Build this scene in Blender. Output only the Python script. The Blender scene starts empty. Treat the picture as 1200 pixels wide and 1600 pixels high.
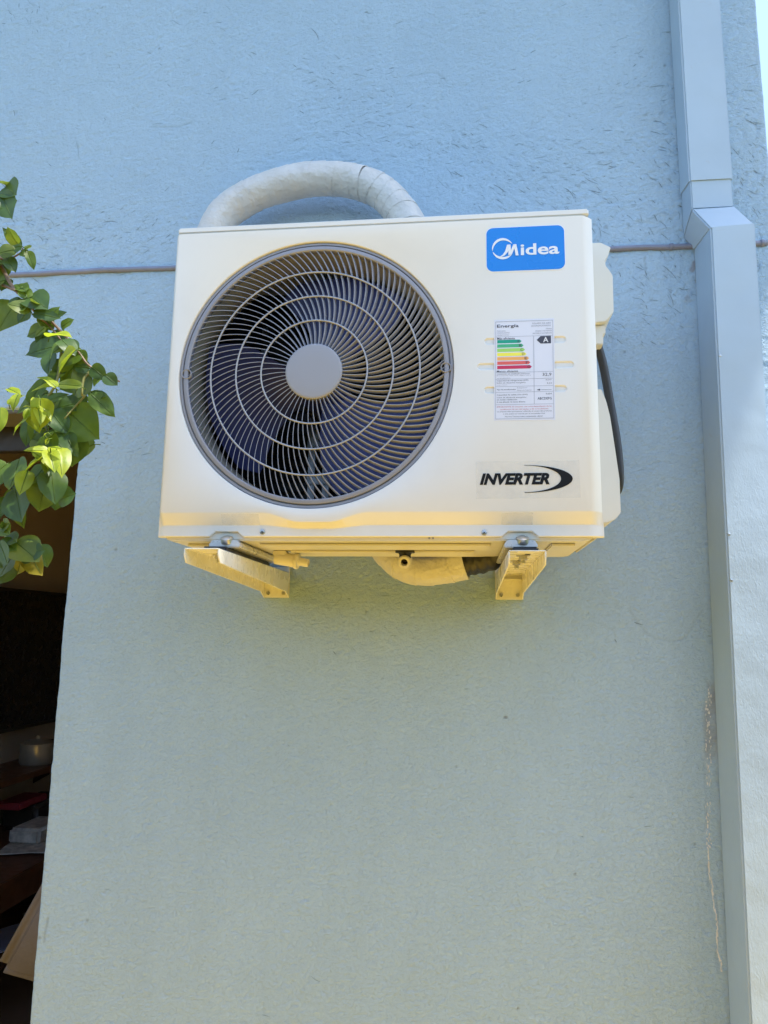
import bpy, bmesh, math, random
import numpy as np
from mathutils import Vector, Matrix, noise

random.seed(7)
SC = bpy.context.scene
COL = SC.collection
R = math.radians

# ------------------------------------------------------------------ camera
cam = bpy.data.cameras.new("Camera")
cam_o = bpy.data.objects.new("Camera", cam)
COL.objects.link(cam_o)
cam.sensor_fit = 'VERTICAL'
cam.sensor_height = 36.0
cam.lens = 36.0 * 1128.54 / 1600.0
cam.clip_start = 0.02
cam.clip_end = 3000.0
ax_r = Vector((0.99416459, 0.10698629, 0.01380964))
ax_u = Vector((0.00402147, -0.16468445, 0.98633811))
ax_f = Vector((-0.10779888, 0.98052688, 0.16415369))
m = Matrix((ax_r, ax_u, -ax_f)).transposed().to_4x4()
m.translation = (0.1424, -1.5263, 1.5496)
cam_o.matrix_world = m
SC.camera = cam_o

# ------------------------------------------------------------------ light
SUN = Vector((0.335, -0.095, 0.94)).normalized()        # towards the sun
world = bpy.data.worlds.new("World")
SC.world = world
world.use_nodes = True
wn = world.node_tree.nodes
wl_ = world.node_tree.links
bg = wn.get("Background") or wn.new("ShaderNodeBackground")
sky = wn.new("ShaderNodeTexSky")
sky.sky_type = 'NISHITA'
sky.sun_disc = False
sky.sun_elevation = math.asin(SUN.z)
sky.sun_rotation = math.atan2(SUN.x, SUN.y)
sky.air_density = 1.0
sky.dust_density = 1.0
sky.ozone_density = 1.0
wl_.new(sky.outputs[0], bg.inputs[0])
bg.inputs[1].default_value = 0.15
sun = bpy.data.lights.new("Sun", 'SUN')
sun.energy = 3.1
sun.angle = R(0.55)
sun.color = (1.0, 0.95, 0.86)
sun_o = bpy.data.objects.new("Sun", sun)
COL.objects.link(sun_o)
sun_o.rotation_euler = (-SUN).to_track_quat('-Z', 'Y').to_euler()
sun_o.location = (2, -2, 6)

vs = SC.view_settings
vs.view_transform = 'Standard'
vs.look = 'None'
vs.gamma = 1.0
vs.use_curve_mapping = False
vs.exposure = 1.62

# ------------------------------------------------------------------ helpers
WL = {}                                   # world location of every object's origin


def tag(o, label=None, cat=None, group=None, kind=None):
    if label: o["label"] = label
    if cat: o["category"] = cat
    if group: o["group"] = group
    if kind: o["kind"] = kind
    return o


def empty(name, loc, parent=None):
    o = bpy.data.objects.new(name, None)
    o.empty_display_size = 0.05
    COL.objects.link(o)
    place(o, loc, parent)
    return o


def place(o, loc, parent):
    loc = Vector(loc)
    if parent is not None:
        o.parent = parent
        o.location = loc - WL[parent.name]
    else:
        o.location = loc
    WL[o.name] = loc


def link_mesh(name, me, mat, parent=None, origin=(0, 0, 0), smooth=False):
    o = bpy.data.objects.new(name, me)
    COL.objects.link(o)
    if mat is not None:
        me.materials.append(mat)
    place(o, origin, parent)
    if smooth:
        for p in me.polygons: p.use_smooth = True
    return o


def obj(name, verts, faces, mat, parent=None, origin=None, smooth=False):
    """verts in world coordinates"""
    if origin is None:
        origin = WL[parent.name] if parent is not None else Vector((0, 0, 0))
    O = Vector(origin)
    me = bpy.data.meshes.new(name)
    me.from_pydata([tuple(Vector(v) - O) for v in verts], [], faces)
    me.update()
    return link_mesh(name, me, mat, parent, origin, smooth)


def bm_obj(name, bm, mat, parent=None, origin=None, smooth=False, sharp=None):
    """bm in world coordinates"""
    if origin is None:
        origin = WL[parent.name] if parent is not None else Vector((0, 0, 0))
    bmesh.ops.translate(bm, verts=bm.verts, vec=-Vector(origin))
    me = bpy.data.meshes.new(name)
    bm.to_mesh(me)
    bm.free()
    o = link_mesh(name, me, mat, parent, origin, smooth)
    if sharp is not None:
        me.set_sharp_from_angle(angle=R(sharp))
    return o


def bm_box(lo, hi, bevel=0.0, seg=2, bm=None):
    own = bm is None
    b = bmesh.new()
    bmesh.ops.create_cube(b, size=1.0)
    lo, hi = Vector(lo), Vector(hi)
    for v in b.verts:
        v.co = Vector([(lo[i] + hi[i]) / 2 + v.co[i] * (hi[i] - lo[i]) for i in range(3)])
    if bevel > 0:
        bmesh.ops.bevel(b, geom=b.edges[:], offset=bevel, segments=seg, affect='EDGES', clamp_overlap=True)
    if own:
        return b
    merge(bm, b)
    return bm


def merge(dst, src):
    me = bpy.data.meshes.new("tmp")
    src.to_mesh(me)
    dst.from_mesh(me)
    bpy.data.meshes.remove(me)
    src.free()


def box(name, lo, hi, mat, parent=None, bevel=0.002, seg=2, origin=None):
    return bm_obj(name, bm_box(lo, hi, bevel, seg), mat, parent, origin, smooth=bevel > 0, sharp=50)


def bm_prism(poly, a0, a1, axis='x', bevel=0.0, seg=2):
    """extrude a polygon; axis x: poly=(y,z); axis y: poly=(x,z); axis z: poly=(x,y)"""
    def P(p, a):
        return {'x': (a, p[0], p[1]), 'y': (p[0], a, p[1]), 'z': (p[0], p[1], a)}[axis]
    b = bmesh.new()
    A = [b.verts.new(P(p, a0)) for p in poly]
    B = [b.verts.new(P(p, a1)) for p in poly]
    b.faces.new(A)
    b.faces.new(B[::-1])
    n = len(poly)
    for i in range(n):
        b.faces.new((A[i], B[i], B[(i + 1) % n], A[(i + 1) % n]))
    bmesh.ops.recalc_face_normals(b, faces=b.faces[:])
    if bevel > 0:
        bmesh.ops.bevel(b, geom=b.edges[:], offset=bevel, segments=seg, affect='EDGES', clamp_overlap=True)
    return b


def prism(name, poly, a0, a1, mat, parent=None, axis='x', bevel=0.0, seg=2):
    return bm_obj(name, bm_prism(poly, a0, a1, axis, bevel, seg), mat, parent, smooth=bevel > 0, sharp=62)


def catmull(pts, n):
    pts = [Vector(p) for p in pts]
    P = [pts[0] * 2 - pts[1]] + pts + [pts[-1] * 2 - pts[-2]]
    out = []
    for i in range(1, len(P) - 2):
        p0, p1, p2, p3 = P[i - 1:i + 3]
        for k in range(n):
            t = k / n
            out.append(0.5 * ((2 * p1) + (p2 - p0) * t + (2 * p0 - 5 * p1 + 4 * p2 - p3) * t * t + (3 * p1 - p0 - 3 * p2 + p3) * t ** 3))
    out.append(pts[-1])
    return out


def frames(path):
    """parallel-transport frames"""
    T = []
    for i in range(len(path)):
        a = path[max(i - 1, 0)]
        b = path[min(i + 1, len(path) - 1)]
        T.append((b - a).normalized())
    n = T[0].orthogonal().normalized()
    F = []
    for t in T:
        n = (n - t * n.dot(t)).normalized()
        F.append((n, t.cross(n)))
    return F


def tube_data(path, rad, seg=10, cap=True):
    path = [Vector(p) for p in path]
    F = frames(path)
    V, Fc = [], []
    for i, p in enumerate(path):
        r = rad(i / (len(path) - 1)) if callable(rad) else rad
        n, b = F[i]
        for k in range(seg):
            a = 2 * math.pi * k / seg
            V.append(p + n * (math.cos(a) * r) + b * (math.sin(a) * r))
    for i in range(len(path) - 1):
        for k in range(seg):
            k2 = (k + 1) % seg
            Fc.append((i * seg + k, i * seg + k2, (i + 1) * seg + k2, (i + 1) * seg + k))
    if cap:
        Fc.append(tuple(range(seg))[::-1])
        Fc.append(tuple(range((len(path) - 1) * seg, len(path) * seg)))
    return V, Fc


def tube(name, path, rad, mat, parent=None, seg=10, origin=None):
    V, F = tube_data(path, rad, seg)
    return obj(name, V, F, mat, parent, origin, smooth=True)


def lathe_data(profile, center, axis='y', seg=48, closed=False, direction=None):
    """profile: list of (r, h). axis y: h is the world y"""
    V, F = [], []
    c = Vector(center)
    if direction is not None:
        d = Vector(direction).normalized()
        n = d.orthogonal().normalized()
        b = d.cross(n)
    for r, h in profile:
        for k in range(seg):
            a = 2 * math.pi * k / seg
            if direction is not None:
                V.append(c + d * h + n * (r * math.cos(a)) + b * (r * math.sin(a)))
            else:
                V.append(Vector((c.x + r * math.cos(a), h, c.z + r * math.sin(a))))
    m_ = len(profile)
    for i in range(m_ if closed else m_ - 1):
        i2 = (i + 1) % m_
        for k in range(seg):
            k2 = (k + 1) % seg
            F.append((i * seg + k, i2 * seg + k, i2 * seg + k2, i * seg + k2))
    return V, F


def lathe(name, profile, center, mat, parent=None, seg=48, closed=False, direction=None, caps=False, sharp=40):
    V, F = lathe_data(profile, center, 'y', seg, closed, direction)
    if caps:
        F.append(tuple(range(seg)))
        F.append(tuple(range((len(profile) - 1) * seg, len(profile) * seg))[::-1])
    b = bmesh.new()
    vs_ = [b.verts.new(v) for v in V]
    for f in F:
        b.faces.new([vs_[i] for i in f])
    bmesh.ops.recalc_face_normals(b, faces=b.faces[:])
    return bm_obj(name, b, mat, parent, smooth=True, sharp=sharp)


def poly_xz(name, poly, y, mat, parent=None, thick=0.0002):
    b = bmesh.new()
    A = [b.verts.new((p[0], y, p[1])) for p in poly]
    B = [b.verts.new((p[0], y + thick, p[1])) for p in poly]
    f = b.faces.new(A)
    n = len(poly)
    for i in range(n):
        b.faces.new((A[i], B[i], B[(i + 1) % n], A[(i + 1) % n]))
    bmesh.ops.recalc_face_normals(b, faces=b.faces[:])
    f.normal_update()
    if f.normal.y > 0:
        bmesh.ops.reverse_faces(b, faces=b.faces[:])
    return bm_obj(name, b, mat, parent)


def text(name, s, x0, x1, z0, z1, y, mat, parent, shear=0.0, bold=0.0, res=3, keep=None):
    """flat lettering on a front plane, fitted into the given box"""
    cu = bpy.data.curves.new("tmp_text", 'FONT')
    cu.body = s
    cu.resolution_u = res
    cu.shear = shear
    cu.offset = bold
    cu.size = 1.0
    to = bpy.data.objects.new("tmp_text", cu)
    me = bpy.data.meshes.new_from_object(to)
    bpy.data.objects.remove(to)
    bpy.data.curves.remove(cu)
    xs = [v.co.x for v in me.vertices]
    ys = [v.co.y for v in me.vertices]
    ax, bx, ay, by = min(xs), max(xs), min(ys), max(ys)
    O = WL[parent.name]
    if keep == 'left':                 # keep the letters' own proportions
        x1 = x0 + (bx - ax) * (z1 - z0) / (by - ay)
    if keep == 'right':
        x0 = x1 - (bx - ax) * (z1 - z0) / (by - ay)
    for v in me.vertices:
        X = x0 + (v.co.x - ax) / (bx - ax) * (x1 - x0)
        Zz = z0 + (v.co.y - ay) / (by - ay) * (z1 - z0)
        v.co = Vector((X, y, Zz)) - O
    me.materials.clear()
    me.name = name
    return link_mesh(name, me, mat, parent, O)


# ------------------------------------------------------------------ materials
def new_mat(name):
    mt = bpy.data.materials.new(name)
    mt.use_nodes = True
    nt = mt.node_tree
    return mt, nt, nt.nodes["Principled BSDF"]


def nd(nt, typ, **kw):
    n = nt.nodes.new(typ)
    for k, v in kw.items():
        if hasattr(n, k):
            setattr(n, k, v)
        else:
            n.inputs[k].default_value = v
    return n


def mapped(nt, scale=(1, 1, 1), rot=(0, 0, 0), coord='Object'):
    tc = nd(nt, "ShaderNodeTexCoord")
    mp = nd(nt, "ShaderNodeMapping")
    mp.inputs["Scale"].default_value = scale
    mp.inputs["Rotation"].default_value = rot
    nt.links.new(tc.outputs[coord], mp.inputs[0])
    return mp.outputs[0]


def noise_n(nt, vec, scale, detail=4, rough=0.5, dist=0.0):
    n = nd(nt, "ShaderNodeTexNoise")
    n.inputs["Scale"].default_value = scale
    n.inputs["Detail"].default_value = detail
    n.inputs["Roughness"].default_value = rough
    n.inputs["Distortion"].default_value = dist
    nt.links.new(vec, n.inputs["Vector"])
    return n.outputs["Fac"]


def ramp(nt, fac, stops, interp='LINEAR'):
    r = nd(nt, "ShaderNodeValToRGB")
    r.color_ramp.interpolation = interp
    e = r.color_ramp.elements
    while len(e) < len(stops):
        e.new(0.5)
    for i, (p, c) in enumerate(stops):
        e[i].position = p
        e[i].color = (c[0], c[1], c[2], 1) if hasattr(c, '__len__') else (c, c, c, 1)
    nt.links.new(fac, r.inputs[0])
    return r.outputs[0]


def math_n(nt, op, a, b=None, c=None, clamp=False):
    n = nd(nt, "ShaderNodeMath", operation=op)
    n.use_clamp = clamp
    for i, v in enumerate((a, b, c)):
        if v is None: continue
        if isinstance(v, (int, float)):
            n.inputs[i].default_value = v
        else:
            nt.links.new(v, n.inputs[i])
    return n.outputs[0]


def mix_c(nt, fac, a, b, blend='MIX'):
    n = nd(nt, "ShaderNodeMix", data_type='RGBA', blend_type=blend)
    for sock, v in ((n.inputs[0], fac), (n.inputs[6], a), (n.inputs[7], b)):
        if isinstance(v, (int, float)):
            sock.default_value = v
        elif isinstance(v, (tuple, list)):
            sock.default_value = (v[0], v[1], v[2], 1)
        else:
            nt.links.new(v, sock)
    return n.outputs[2]


def bump(nt, h, strength, dist, prev=None):
    b = nd(nt, "ShaderNodeBump")
    b.inputs["Strength"].default_value = strength
    b.inputs["Distance"].default_value = dist
    nt.links.new(h, b.inputs["Height"])
    if prev is not None:
        nt.links.new(prev, b.inputs["Normal"])
    return b.outputs[0]


def simple(name, color, rough=0.5, metal=0.0, var=0.12, vscale=18.0, bump_s=0.0, bump_scale=300.0, bump_d=0.0005,
           spec=0.5, dirt=None, dirt_amt=0.0, dirt_scale=6.0, coat=0.0):
    """paint, plastic or metal with a little unevenness in tone, gloss and relief"""
    mt, nt, bs = new_mat(name)
    v = mapped(nt)
    n1 = noise_n(nt, v, vscale, 3, 0.6)
    lo = tuple(c * (1 - var) for c in color)
    hi = tuple(min(1, c * (1 + var * 0.6)) for c in color)
    col = ramp(nt, n1, [(0.3, lo), (0.7, hi)])
    if dirt is not None:
        n2 = noise_n(nt, v, dirt_scale, 8, 0.7, 0.5)
        msk = math_n(nt, 'MULTIPLY', ramp(nt, n2, [(0.5, 0), (0.75, 1)]), dirt_amt)
        col = mix_c(nt, msk, col, dirt)
    nt.links.new(col, bs.inputs["Base Color"])
    rr = ramp(nt, noise_n(nt, v, vscale * 2.3, 2, 0.6), [(0.3, max(0.03, rough - 0.08)), (0.7, min(1, rough + 0.08))])
    nt.links.new(rr, bs.inputs["Roughness"])
    bs.inputs["Metallic"].default_value = metal
    bs.inputs["Specular IOR Level"].default_value = spec
    bs.inputs["Coat Weight"].default_value = coat
    if bump_s > 0:
        nt.links.new(bump(nt, noise_n(nt, v, bump_scale, 3, 0.6), bump_s, bump_d), bs.inputs["Normal"])
    return mt


def plaster_mat():
    """blue wall paint; the relief is in the mesh, its crevices and pits are darkened in the colour, the finest grain is bump"""
    mt, nt, bs = new_mat("blue_plaster")
    v = mapped(nt)
    base = ramp(nt, noise_n(nt, v, 2.2, 4, 0.6), [(0.3, (0.360, 0.500, 0.622)), (0.7, (0.402, 0.550, 0.676))])
    # faint dust and rain marks, drawn out downwards
    streak = noise_n(nt, mapped(nt, (9, 9, 0.9)), 1.6, 4, 0.65)
    base = mix_c(nt, math_n(nt, 'MULTIPLY', ramp(nt, streak, [(0.42, 0), (0.72, 1)]), 0.16), base, (0.31, 0.415, 0.485))
    base = mix_c(nt, math_n(nt, 'MULTIPLY', ramp(nt, noise_n(nt, v, 27, 3, 0.65), [(0.5, 0), (0.75, 1)]), 0.22), base, (0.43, 0.59, 0.70))
    at = nd(nt, "ShaderNodeAttribute", attribute_name="wear")
    sp = nd(nt, "ShaderNodeSeparateColor")
    nt.links.new(at.outputs["Color"], sp.inputs[0])
    col = mix_c(nt, sp.outputs[0], base, (0.150, 0.165, 0.165))          # darker tone in scratches and specks
    col = mix_c(nt, sp.outputs[1], col, (0.66, 0.64, 0.57))              # bare filler
    col = mix_c(nt, sp.outputs[2], col, (0.25, 0.185, 0.155))            # brown render laid bare
    grain = noise_n(nt, mapped(nt, (1, 1, 1.25), (0, 0.25, 0)), 135.0, 4, 0.70, 0.7)
    col = mix_c(nt, math_n(nt, 'MULTIPLY', ramp(nt, grain, [(0.30, 1), (0.52, 0)]), 0.30), col, (0.27, 0.335, 0.385))   # shade painted into the pits so the grain shows
    nt.links.new(col, bs.inputs["Base Color"])
    bs.inputs["Roughness"].default_value = 0.6
    bs.inputs["Specular IOR Level"].default_value = 0.35
    nt.links.new(bump(nt, grain, 1.0, 0.0042), bs.inputs["Normal"])
    return mt


def gutter_mat():
    """painted sheet metal: smooth above, wrinkled brush texture lower down"""
    mt, nt, bs = new_mat("painted_downspout")
    v = mapped(nt)
    col = ramp(nt, noise_n(nt, v, 5.0, 5, 0.6), [(0.3, (0.365, 0.468, 0.562)), (0.7, (0.400, 0.508, 0.602))])
    dirt = ramp(nt, noise_n(nt, v, 26.0, 8, 0.75, 0.6), [(0.62, 0), (0.74, 1)])
    col = mix_c(nt, math_n(nt, 'MULTIPLY', dirt, 0.45), col, (0.36, 0.31, 0.27))
    nt.links.new(col, bs.inputs["Base Color"])
    bs.inputs["Roughness"].default_value = 0.5
    sep = nd(nt, "ShaderNodeSeparateXYZ")
    tc = nd(nt, "ShaderNodeTexCoord")
    nt.links.new(tc.outputs["Object"], sep.inputs[0])
    mr = nd(nt, "ShaderNodeMapRange")
    mr.inputs[1].default_value = 2.05
    mr.inputs[2].default_value = 1.75
    mr.inputs[3].default_value = 0.15
    mr.inputs[4].default_value = 1.0
    nt.links.new(sep.outputs[2], mr.inputs[0])
    v2 = mapped(nt, (1.6, 1.6, 0.7))
    wr = noise_n(nt, v2, 150.0, 4, 0.6, 0.8)
    wr2 = noise_n(nt, v2, 45.0, 3, 0.6, 0.8)
    h = math_n(nt, 'MULTIPLY', math_n(nt, 'ADD', wr, math_n(nt, 'MULTIPLY', wr2, 0.8)), mr.outputs[0])
    b = bump(nt, h, 0.5, 0.0012)
    b = bump(nt, noise_n(nt, v, 7.0, 2, 0.5), 0.6, 0.009, b)
    nt.links.new(b, bs.inputs["Normal"])
    return mt


def leaf_mat(name, col, col2, trans):
    mt, nt, bs = new_mat(name)
    v = mapped(nt)
    c = ramp(nt, noise_n(nt, v, 40.0, 5, 0.6), [(0.3, col), (0.72, col2)])
    nt.links.new(c, bs.inputs["Base Color"])
    bs.inputs["Roughness"].default_value = 0.42
    bs.inputs["Specular IOR Level"].default_value = 0.45
    nt.links.new(bump(nt, noise_n(nt, v, 90.0, 4, 0.6), 0.35, 0.001), bs.inputs["Normal"])
    tr = nd(nt, "ShaderNodeBsdfTranslucent")
    nt.links.new(mix_c(nt, 0.5, c, (0.45, 0.55, 0.04), 'MIX'), tr.inputs[0])
    mx = nd(nt, "ShaderNodeMixShader")
    mx.inputs[0].default_value = trans
    nt.links.new(bs.outputs[0], mx.inputs[1])
    nt.links.new(tr.outputs[0], mx.inputs[2])
    nt.links.new(mx.outputs[0], nt.nodes["Material Output"].inputs[0])
    return mt


def ground_mat():
    mt, nt, bs = new_mat("ochre_paving")
    v = mapped(nt)
    c = ramp(nt, noise_n(nt, v, 1.3, 6, 0.6), [(0.3, (0.62, 0.37, 0.030)), (0.7, (0.72, 0.46, 0.055))])
    c = mix_c(nt, math_n(nt, 'MULTIPLY', noise_n(nt, v, 60, 5, 0.7), 0.3), c, (0.42, 0.28, 0.08))
    nt.links.new(c, bs.inputs["Base Color"])
    bs.inputs["Roughness"].default_value = 0.85
    nt.links.new(bump(nt, noise_n(nt, v, 120, 5, 0.7), 0.4, 0.004), bs.inputs["Normal"])
    return mt


def film_mat(name, col, alpha, rough=0.25):
    """clear film: mostly see-through, a little tone and gloss of its own"""
    mt, nt, bs = new_mat(name)
    bs.inputs["Base Color"].default_value = (*col, 1)
    v = mapped(nt)
    rr = ramp(nt, noise_n(nt, v, 60, 4, 0.6), [(0.3, rough - 0.1), (0.7, rough + 0.1)])
    nt.links.new(rr, bs.inputs["Roughness"])
    al = ramp(nt, noise_n(nt, v, 35, 4, 0.6), [(0.3, alpha * 0.6), (0.7, min(1, alpha * 1.4))])
    nt.links.new(al, bs.inputs["Alpha"])
    return mt


M = {
    'lawn': simple('lawn_green', (0.055, 0.085, 0.022), 0.9, var=0.4, vscale=3, bump_s=0.5, bump_scale=60, bump_d=0.01),
    'wall': plaster_mat(),
    'gutter': gutter_mat(),
    'ground': ground_mat(),
    'shell': simple("cream_shell", (0.775, 0.755, 0.695), 0.36, var=0.03, vscale=3, dirt=(0.60, 0.57, 0.50), dirt_amt=0.16, dirt_scale=7, bump_s=0.05, bump_scale=500, bump_d=0.0003),
    'pan': simple("cream_pan", (0.70, 0.665, 0.56), 0.38, var=0.05, vscale=7, bump_s=0.15, bump_scale=60, bump_d=0.001),
    'plastic': simple("cream_plastic", (0.70, 0.675, 0.59), 0.42, var=0.03, vscale=6),
    'rim': simple("grille_grey", (0.28, 0.28, 0.305), 0.38, var=0.05, vscale=30),
    'fin': simple("fin_grey", (0.32, 0.33, 0.37), 0.34, var=0.05, vscale=30),
    'ring': simple("ring_grey", (0.37, 0.375, 0.40), 0.34, var=0.05, vscale=30),
    'hub': simple("hub_grey", (0.31, 0.315, 0.34), 0.5, var=0.02, vscale=8),
    'shroud': simple("shroud_sheet", (0.40, 0.37, 0.29), 0.34, var=0.1, vscale=9),
    'blade': simple("navy_blade", (0.026, 0.033, 0.140), 0.5, var=0.10, vscale=20),
    'coil': simple("condenser_dark", (0.030, 0.029, 0.030), 0.55, 0.2, var=0.3, vscale=60),
    'inner': simple("galvanised_inner", (0.34, 0.36, 0.40), 0.40, 0.6, var=0.2, vscale=25),
    'motor': simple("motor_black", (0.05, 0.05, 0.055), 0.45, 0.3),
    'screw': simple("zinc_screw", (0.58, 0.57, 0.54), 0.32, 0.9, var=0.1),
    'slot': simple("screw_slot_dark", (0.03, 0.03, 0.03), 0.6),
    'bracket': simple("white_bracket_paint", (0.80, 0.78, 0.70), 0.28, var=0.05, vscale=14, bump_s=0.08, bump_scale=250, dirt=(0.6, 0.55, 0.45), dirt_amt=0.10, dirt_scale=12),
    'foot': simple("zinc_foot", (0.66, 0.65, 0.62), 0.32, 0.25, var=0.12, vscale=30),
    'rubber': simple("black_rubber", (0.022, 0.021, 0.021), 0.5, var=0.2),
    'tape': simple("white_wrap_tape", (0.62, 0.60, 0.565), 0.40, var=0.08, vscale=22, bump_s=1.0, bump_scale=34, bump_d=0.007, dirt=(0.48, 0.44, 0.36), dirt_amt=0.35, dirt_scale=16),
    'sleeve': simple("black_insulation", (0.018, 0.018, 0.020), 0.42, var=0.2, bump_s=0.5, bump_scale=60, bump_d=0.003),
    'cable': simple("black_cable", (0.028, 0.027, 0.028), 0.42, var=0.15),
    'pvc': simple("cream_pvc", (0.72, 0.68, 0.58), 0.42, var=0.06),
    'hole': simple("pipe_bore_dark", (0.02, 0.015, 0.01), 0.7),
    'conduit': simple("grey_conduit", (0.21, 0.225, 0.30), 0.5, var=0.15, vscale=12, dirt=(0.13, 0.13, 0.16), dirt_amt=0.5, dirt_scale=9),
    'blue': simple("sticker_blue", (0.000, 0.215, 0.72), 0.30, var=0.03, vscale=10),
    'white': simple("sticker_white", (0.80, 0.81, 0.82), 0.32, var=0.02, vscale=10),
    'paper': simple("label_white", (0.74, 0.745, 0.80), 0.38, var=0.02, vscale=10),
    'ink': simple("print_dark", (0.055, 0.055, 0.075), 0.5),
    'inkgrey': simple("print_grey", (0.25, 0.26, 0.30), 0.5),
    'inkred': simple("print_red", (0.55, 0.07, 0.10), 0.5),
    'black': simple("print_black", (0.010, 0.010, 0.010), 0.6, spec=0.2),
    'film': film_mat("clear_film", (0.70, 0.70, 0.66), 0.13),
    'tapeclear': film_mat("clear_tape", (0.80, 0.80, 0.78), 0.22, 0.3),
    'scratchshade': simple("scratch_shade", (0.15, 0.19, 0.215), 0.8, var=0.2, vscale=50),  # painted shade for scratches finer than the mesh
    'scratchshadepale': simple("scratch_shade_faint", (0.23, 0.31, 0.37), 0.8, var=0.15, vscale=50),  # the same painted shade for the shallower scratches
    'filler': simple("bare_filler", (0.70, 0.70, 0.66), 0.8, var=0.15, vscale=60),
    'stem': simple("brown_stem", (0.20, 0.13, 0.08), 0.6, var=0.35, vscale=80, bump_s=0.4, bump_scale=200),
    'stemgreen': simple("green_stem", (0.20, 0.20, 0.05), 0.5, var=0.25, vscale=80),
    'leaf': leaf_mat("leaf_dark", (0.030, 0.070, 0.016), (0.060, 0.120, 0.022), 0.30),
    'leafmid': leaf_mat("leaf_mid", (0.060, 0.120, 0.014), (0.125, 0.195, 0.020), 0.42),
    'leaflight': leaf_mat("leaf_light", (0.085, 0.135, 0.018), (0.165, 0.215, 0.028), 0.45),
    'leafyoung': leaf_mat("leaf_young", (0.24, 0.34, 0.016), (0.42, 0.47, 0.030), 0.50),
    'leafold': leaf_mat("leaf_yellowing", (0.22, 0.18, 0.020), (0.32, 0.25, 0.030), 0.40),
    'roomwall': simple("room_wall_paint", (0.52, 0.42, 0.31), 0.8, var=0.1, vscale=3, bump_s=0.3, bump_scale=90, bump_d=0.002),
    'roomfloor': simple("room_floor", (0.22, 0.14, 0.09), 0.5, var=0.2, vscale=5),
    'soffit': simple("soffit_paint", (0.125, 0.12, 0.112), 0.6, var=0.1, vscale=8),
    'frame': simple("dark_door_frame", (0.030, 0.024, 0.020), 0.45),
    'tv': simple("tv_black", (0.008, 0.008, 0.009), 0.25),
    'wood': simple("dark_wood", (0.11, 0.045, 0.022), 0.45, var=0.3, vscale=14),
    'steel': simple("pot_steel", (0.45, 0.40, 0.32), 0.35, 0.5),
    'magenta': simple("red_packet", (0.30, 0.03, 0.05), 0.5),
    'beige': simple("beige_upholstery", (0.19, 0.16, 0.14), 0.75, var=0.08, vscale=40, bump_s=0.4, bump_scale=120, bump_d=0.002),
    'papermix': simple("printed_paper", (0.50, 0.47, 0.42), 0.6, var=0.5, vscale=26),
    'paperblue': simple("bluish_paper", (0.36, 0.38, 0.50), 0.6, var=0.15),
    'roof': simple("roof_soffit", (0.55, 0.52, 0.47), 0.7, var=0.1),
}

# ================================================================== SETTING
g = obj("ground", [(-300, -300, 0), (300, -300, 0), (300, 300, 0), (-300, 300, 0)], [(0, 1, 2, 3)], M['lawn'])
tag(g, kind='structure')
tag(obj("patio", [(-2.6, -2.9, 0.004), (2.2, -2.9, 0.004), (2.2, -0.001, 0.004), (-2.6, -0.001, 0.004)], [(0, 1, 2, 3)], M['ground']), kind='structure')

def sky_blocker():  # added out of view to keep low sky light off the lower wall
    root = empty("sky_blocker", (0, -3.35, 0))
    tag(root, "unseen leafy green screen added behind the camera to block low sky", "sky_blocker")
    b = bm_box((-5, -3.7, 0.0), (5, -3.05, 2.25), 0.12, 2)
    bmesh.ops.subdivide_edges(b, edges=[e for e in b.edges if e.calc_length() > 0.5], cuts=24, use_grid_fill=True)
    for v in b.verts:
        v.co += Vector((0.4, 1, 0.7)) * (0.07 * noise.noise(v.co * 2.2) + 0.05 * noise.noise(v.co * 7.0))
        v.co.z = max(v.co.z, 0)
    bm_obj("sky_blocker_mass", b, M['lawn'], root, smooth=True)
    V, F = [], []
    rg = random.Random(3)
    for _ in range(9000):
        p = Vector((rg.uniform(-5, 5), rg.uniform(-3.12, -2.95), rg.uniform(0.05, 2.2))) if rg.random() < 0.75 else Vector((rg.uniform(-5, 5), rg.uniform(-3.7, -3.05), rg.uniform(2.2, 2.35)))
        d = Vector((rg.uniform(-1, 1), rg.uniform(-1, 1), rg.uniform(-1, 1))).normalized()
        e = d.orthogonal().normalized() * 0.018
        k = len(V)
        V += [p - d * 0.03, p + e, p + d * 0.035, p - e]
        F.append((k, k + 1, k + 2, k + 3))
    tag(obj("hedge_leaves", V, F, M['leaf'], root), kind='stuff')


sky_blocker()
house = empty("house", (0, 0, 0))
tag(house, "pale blue rendered house wall carrying the air conditioner", "house")


WT = 6.50                                  # top of the wall
JX, LZ = -0.734, 2.054                     # right jamb and head of the doorway


def rand_field(shape, step, la, lb, theta, seed):
    """random relief with correlation lengths la, lb (metres) along axes turned by theta"""
    nz_, nx_ = shape
    rg = np.random.default_rng(seed)
    w = np.fft.rfft2(rg.standard_normal(shape))
    kz = np.fft.fftfreq(nz_, step)[:, None] * 2 * np.pi
    kx = np.fft.rfftfreq(nx_, step)[None, :] * 2 * np.pi
    a = kx * math.cos(theta) + kz * math.sin(theta)
    b_ = -kx * math.sin(theta) + kz * math.cos(theta)
    f = np.fft.irfft2(w * np.exp(-0.25 * ((a * la) ** 2 + (b_ * lb) ** 2)), s=shape)
    f -= f.mean()
    return f / f.std()


def smooth01(x, a, b_):
    t_ = np.clip((x - a) / (b_ - a), 0, 1)
    return t_ * t_ * (3 - 2 * t_)


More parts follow.
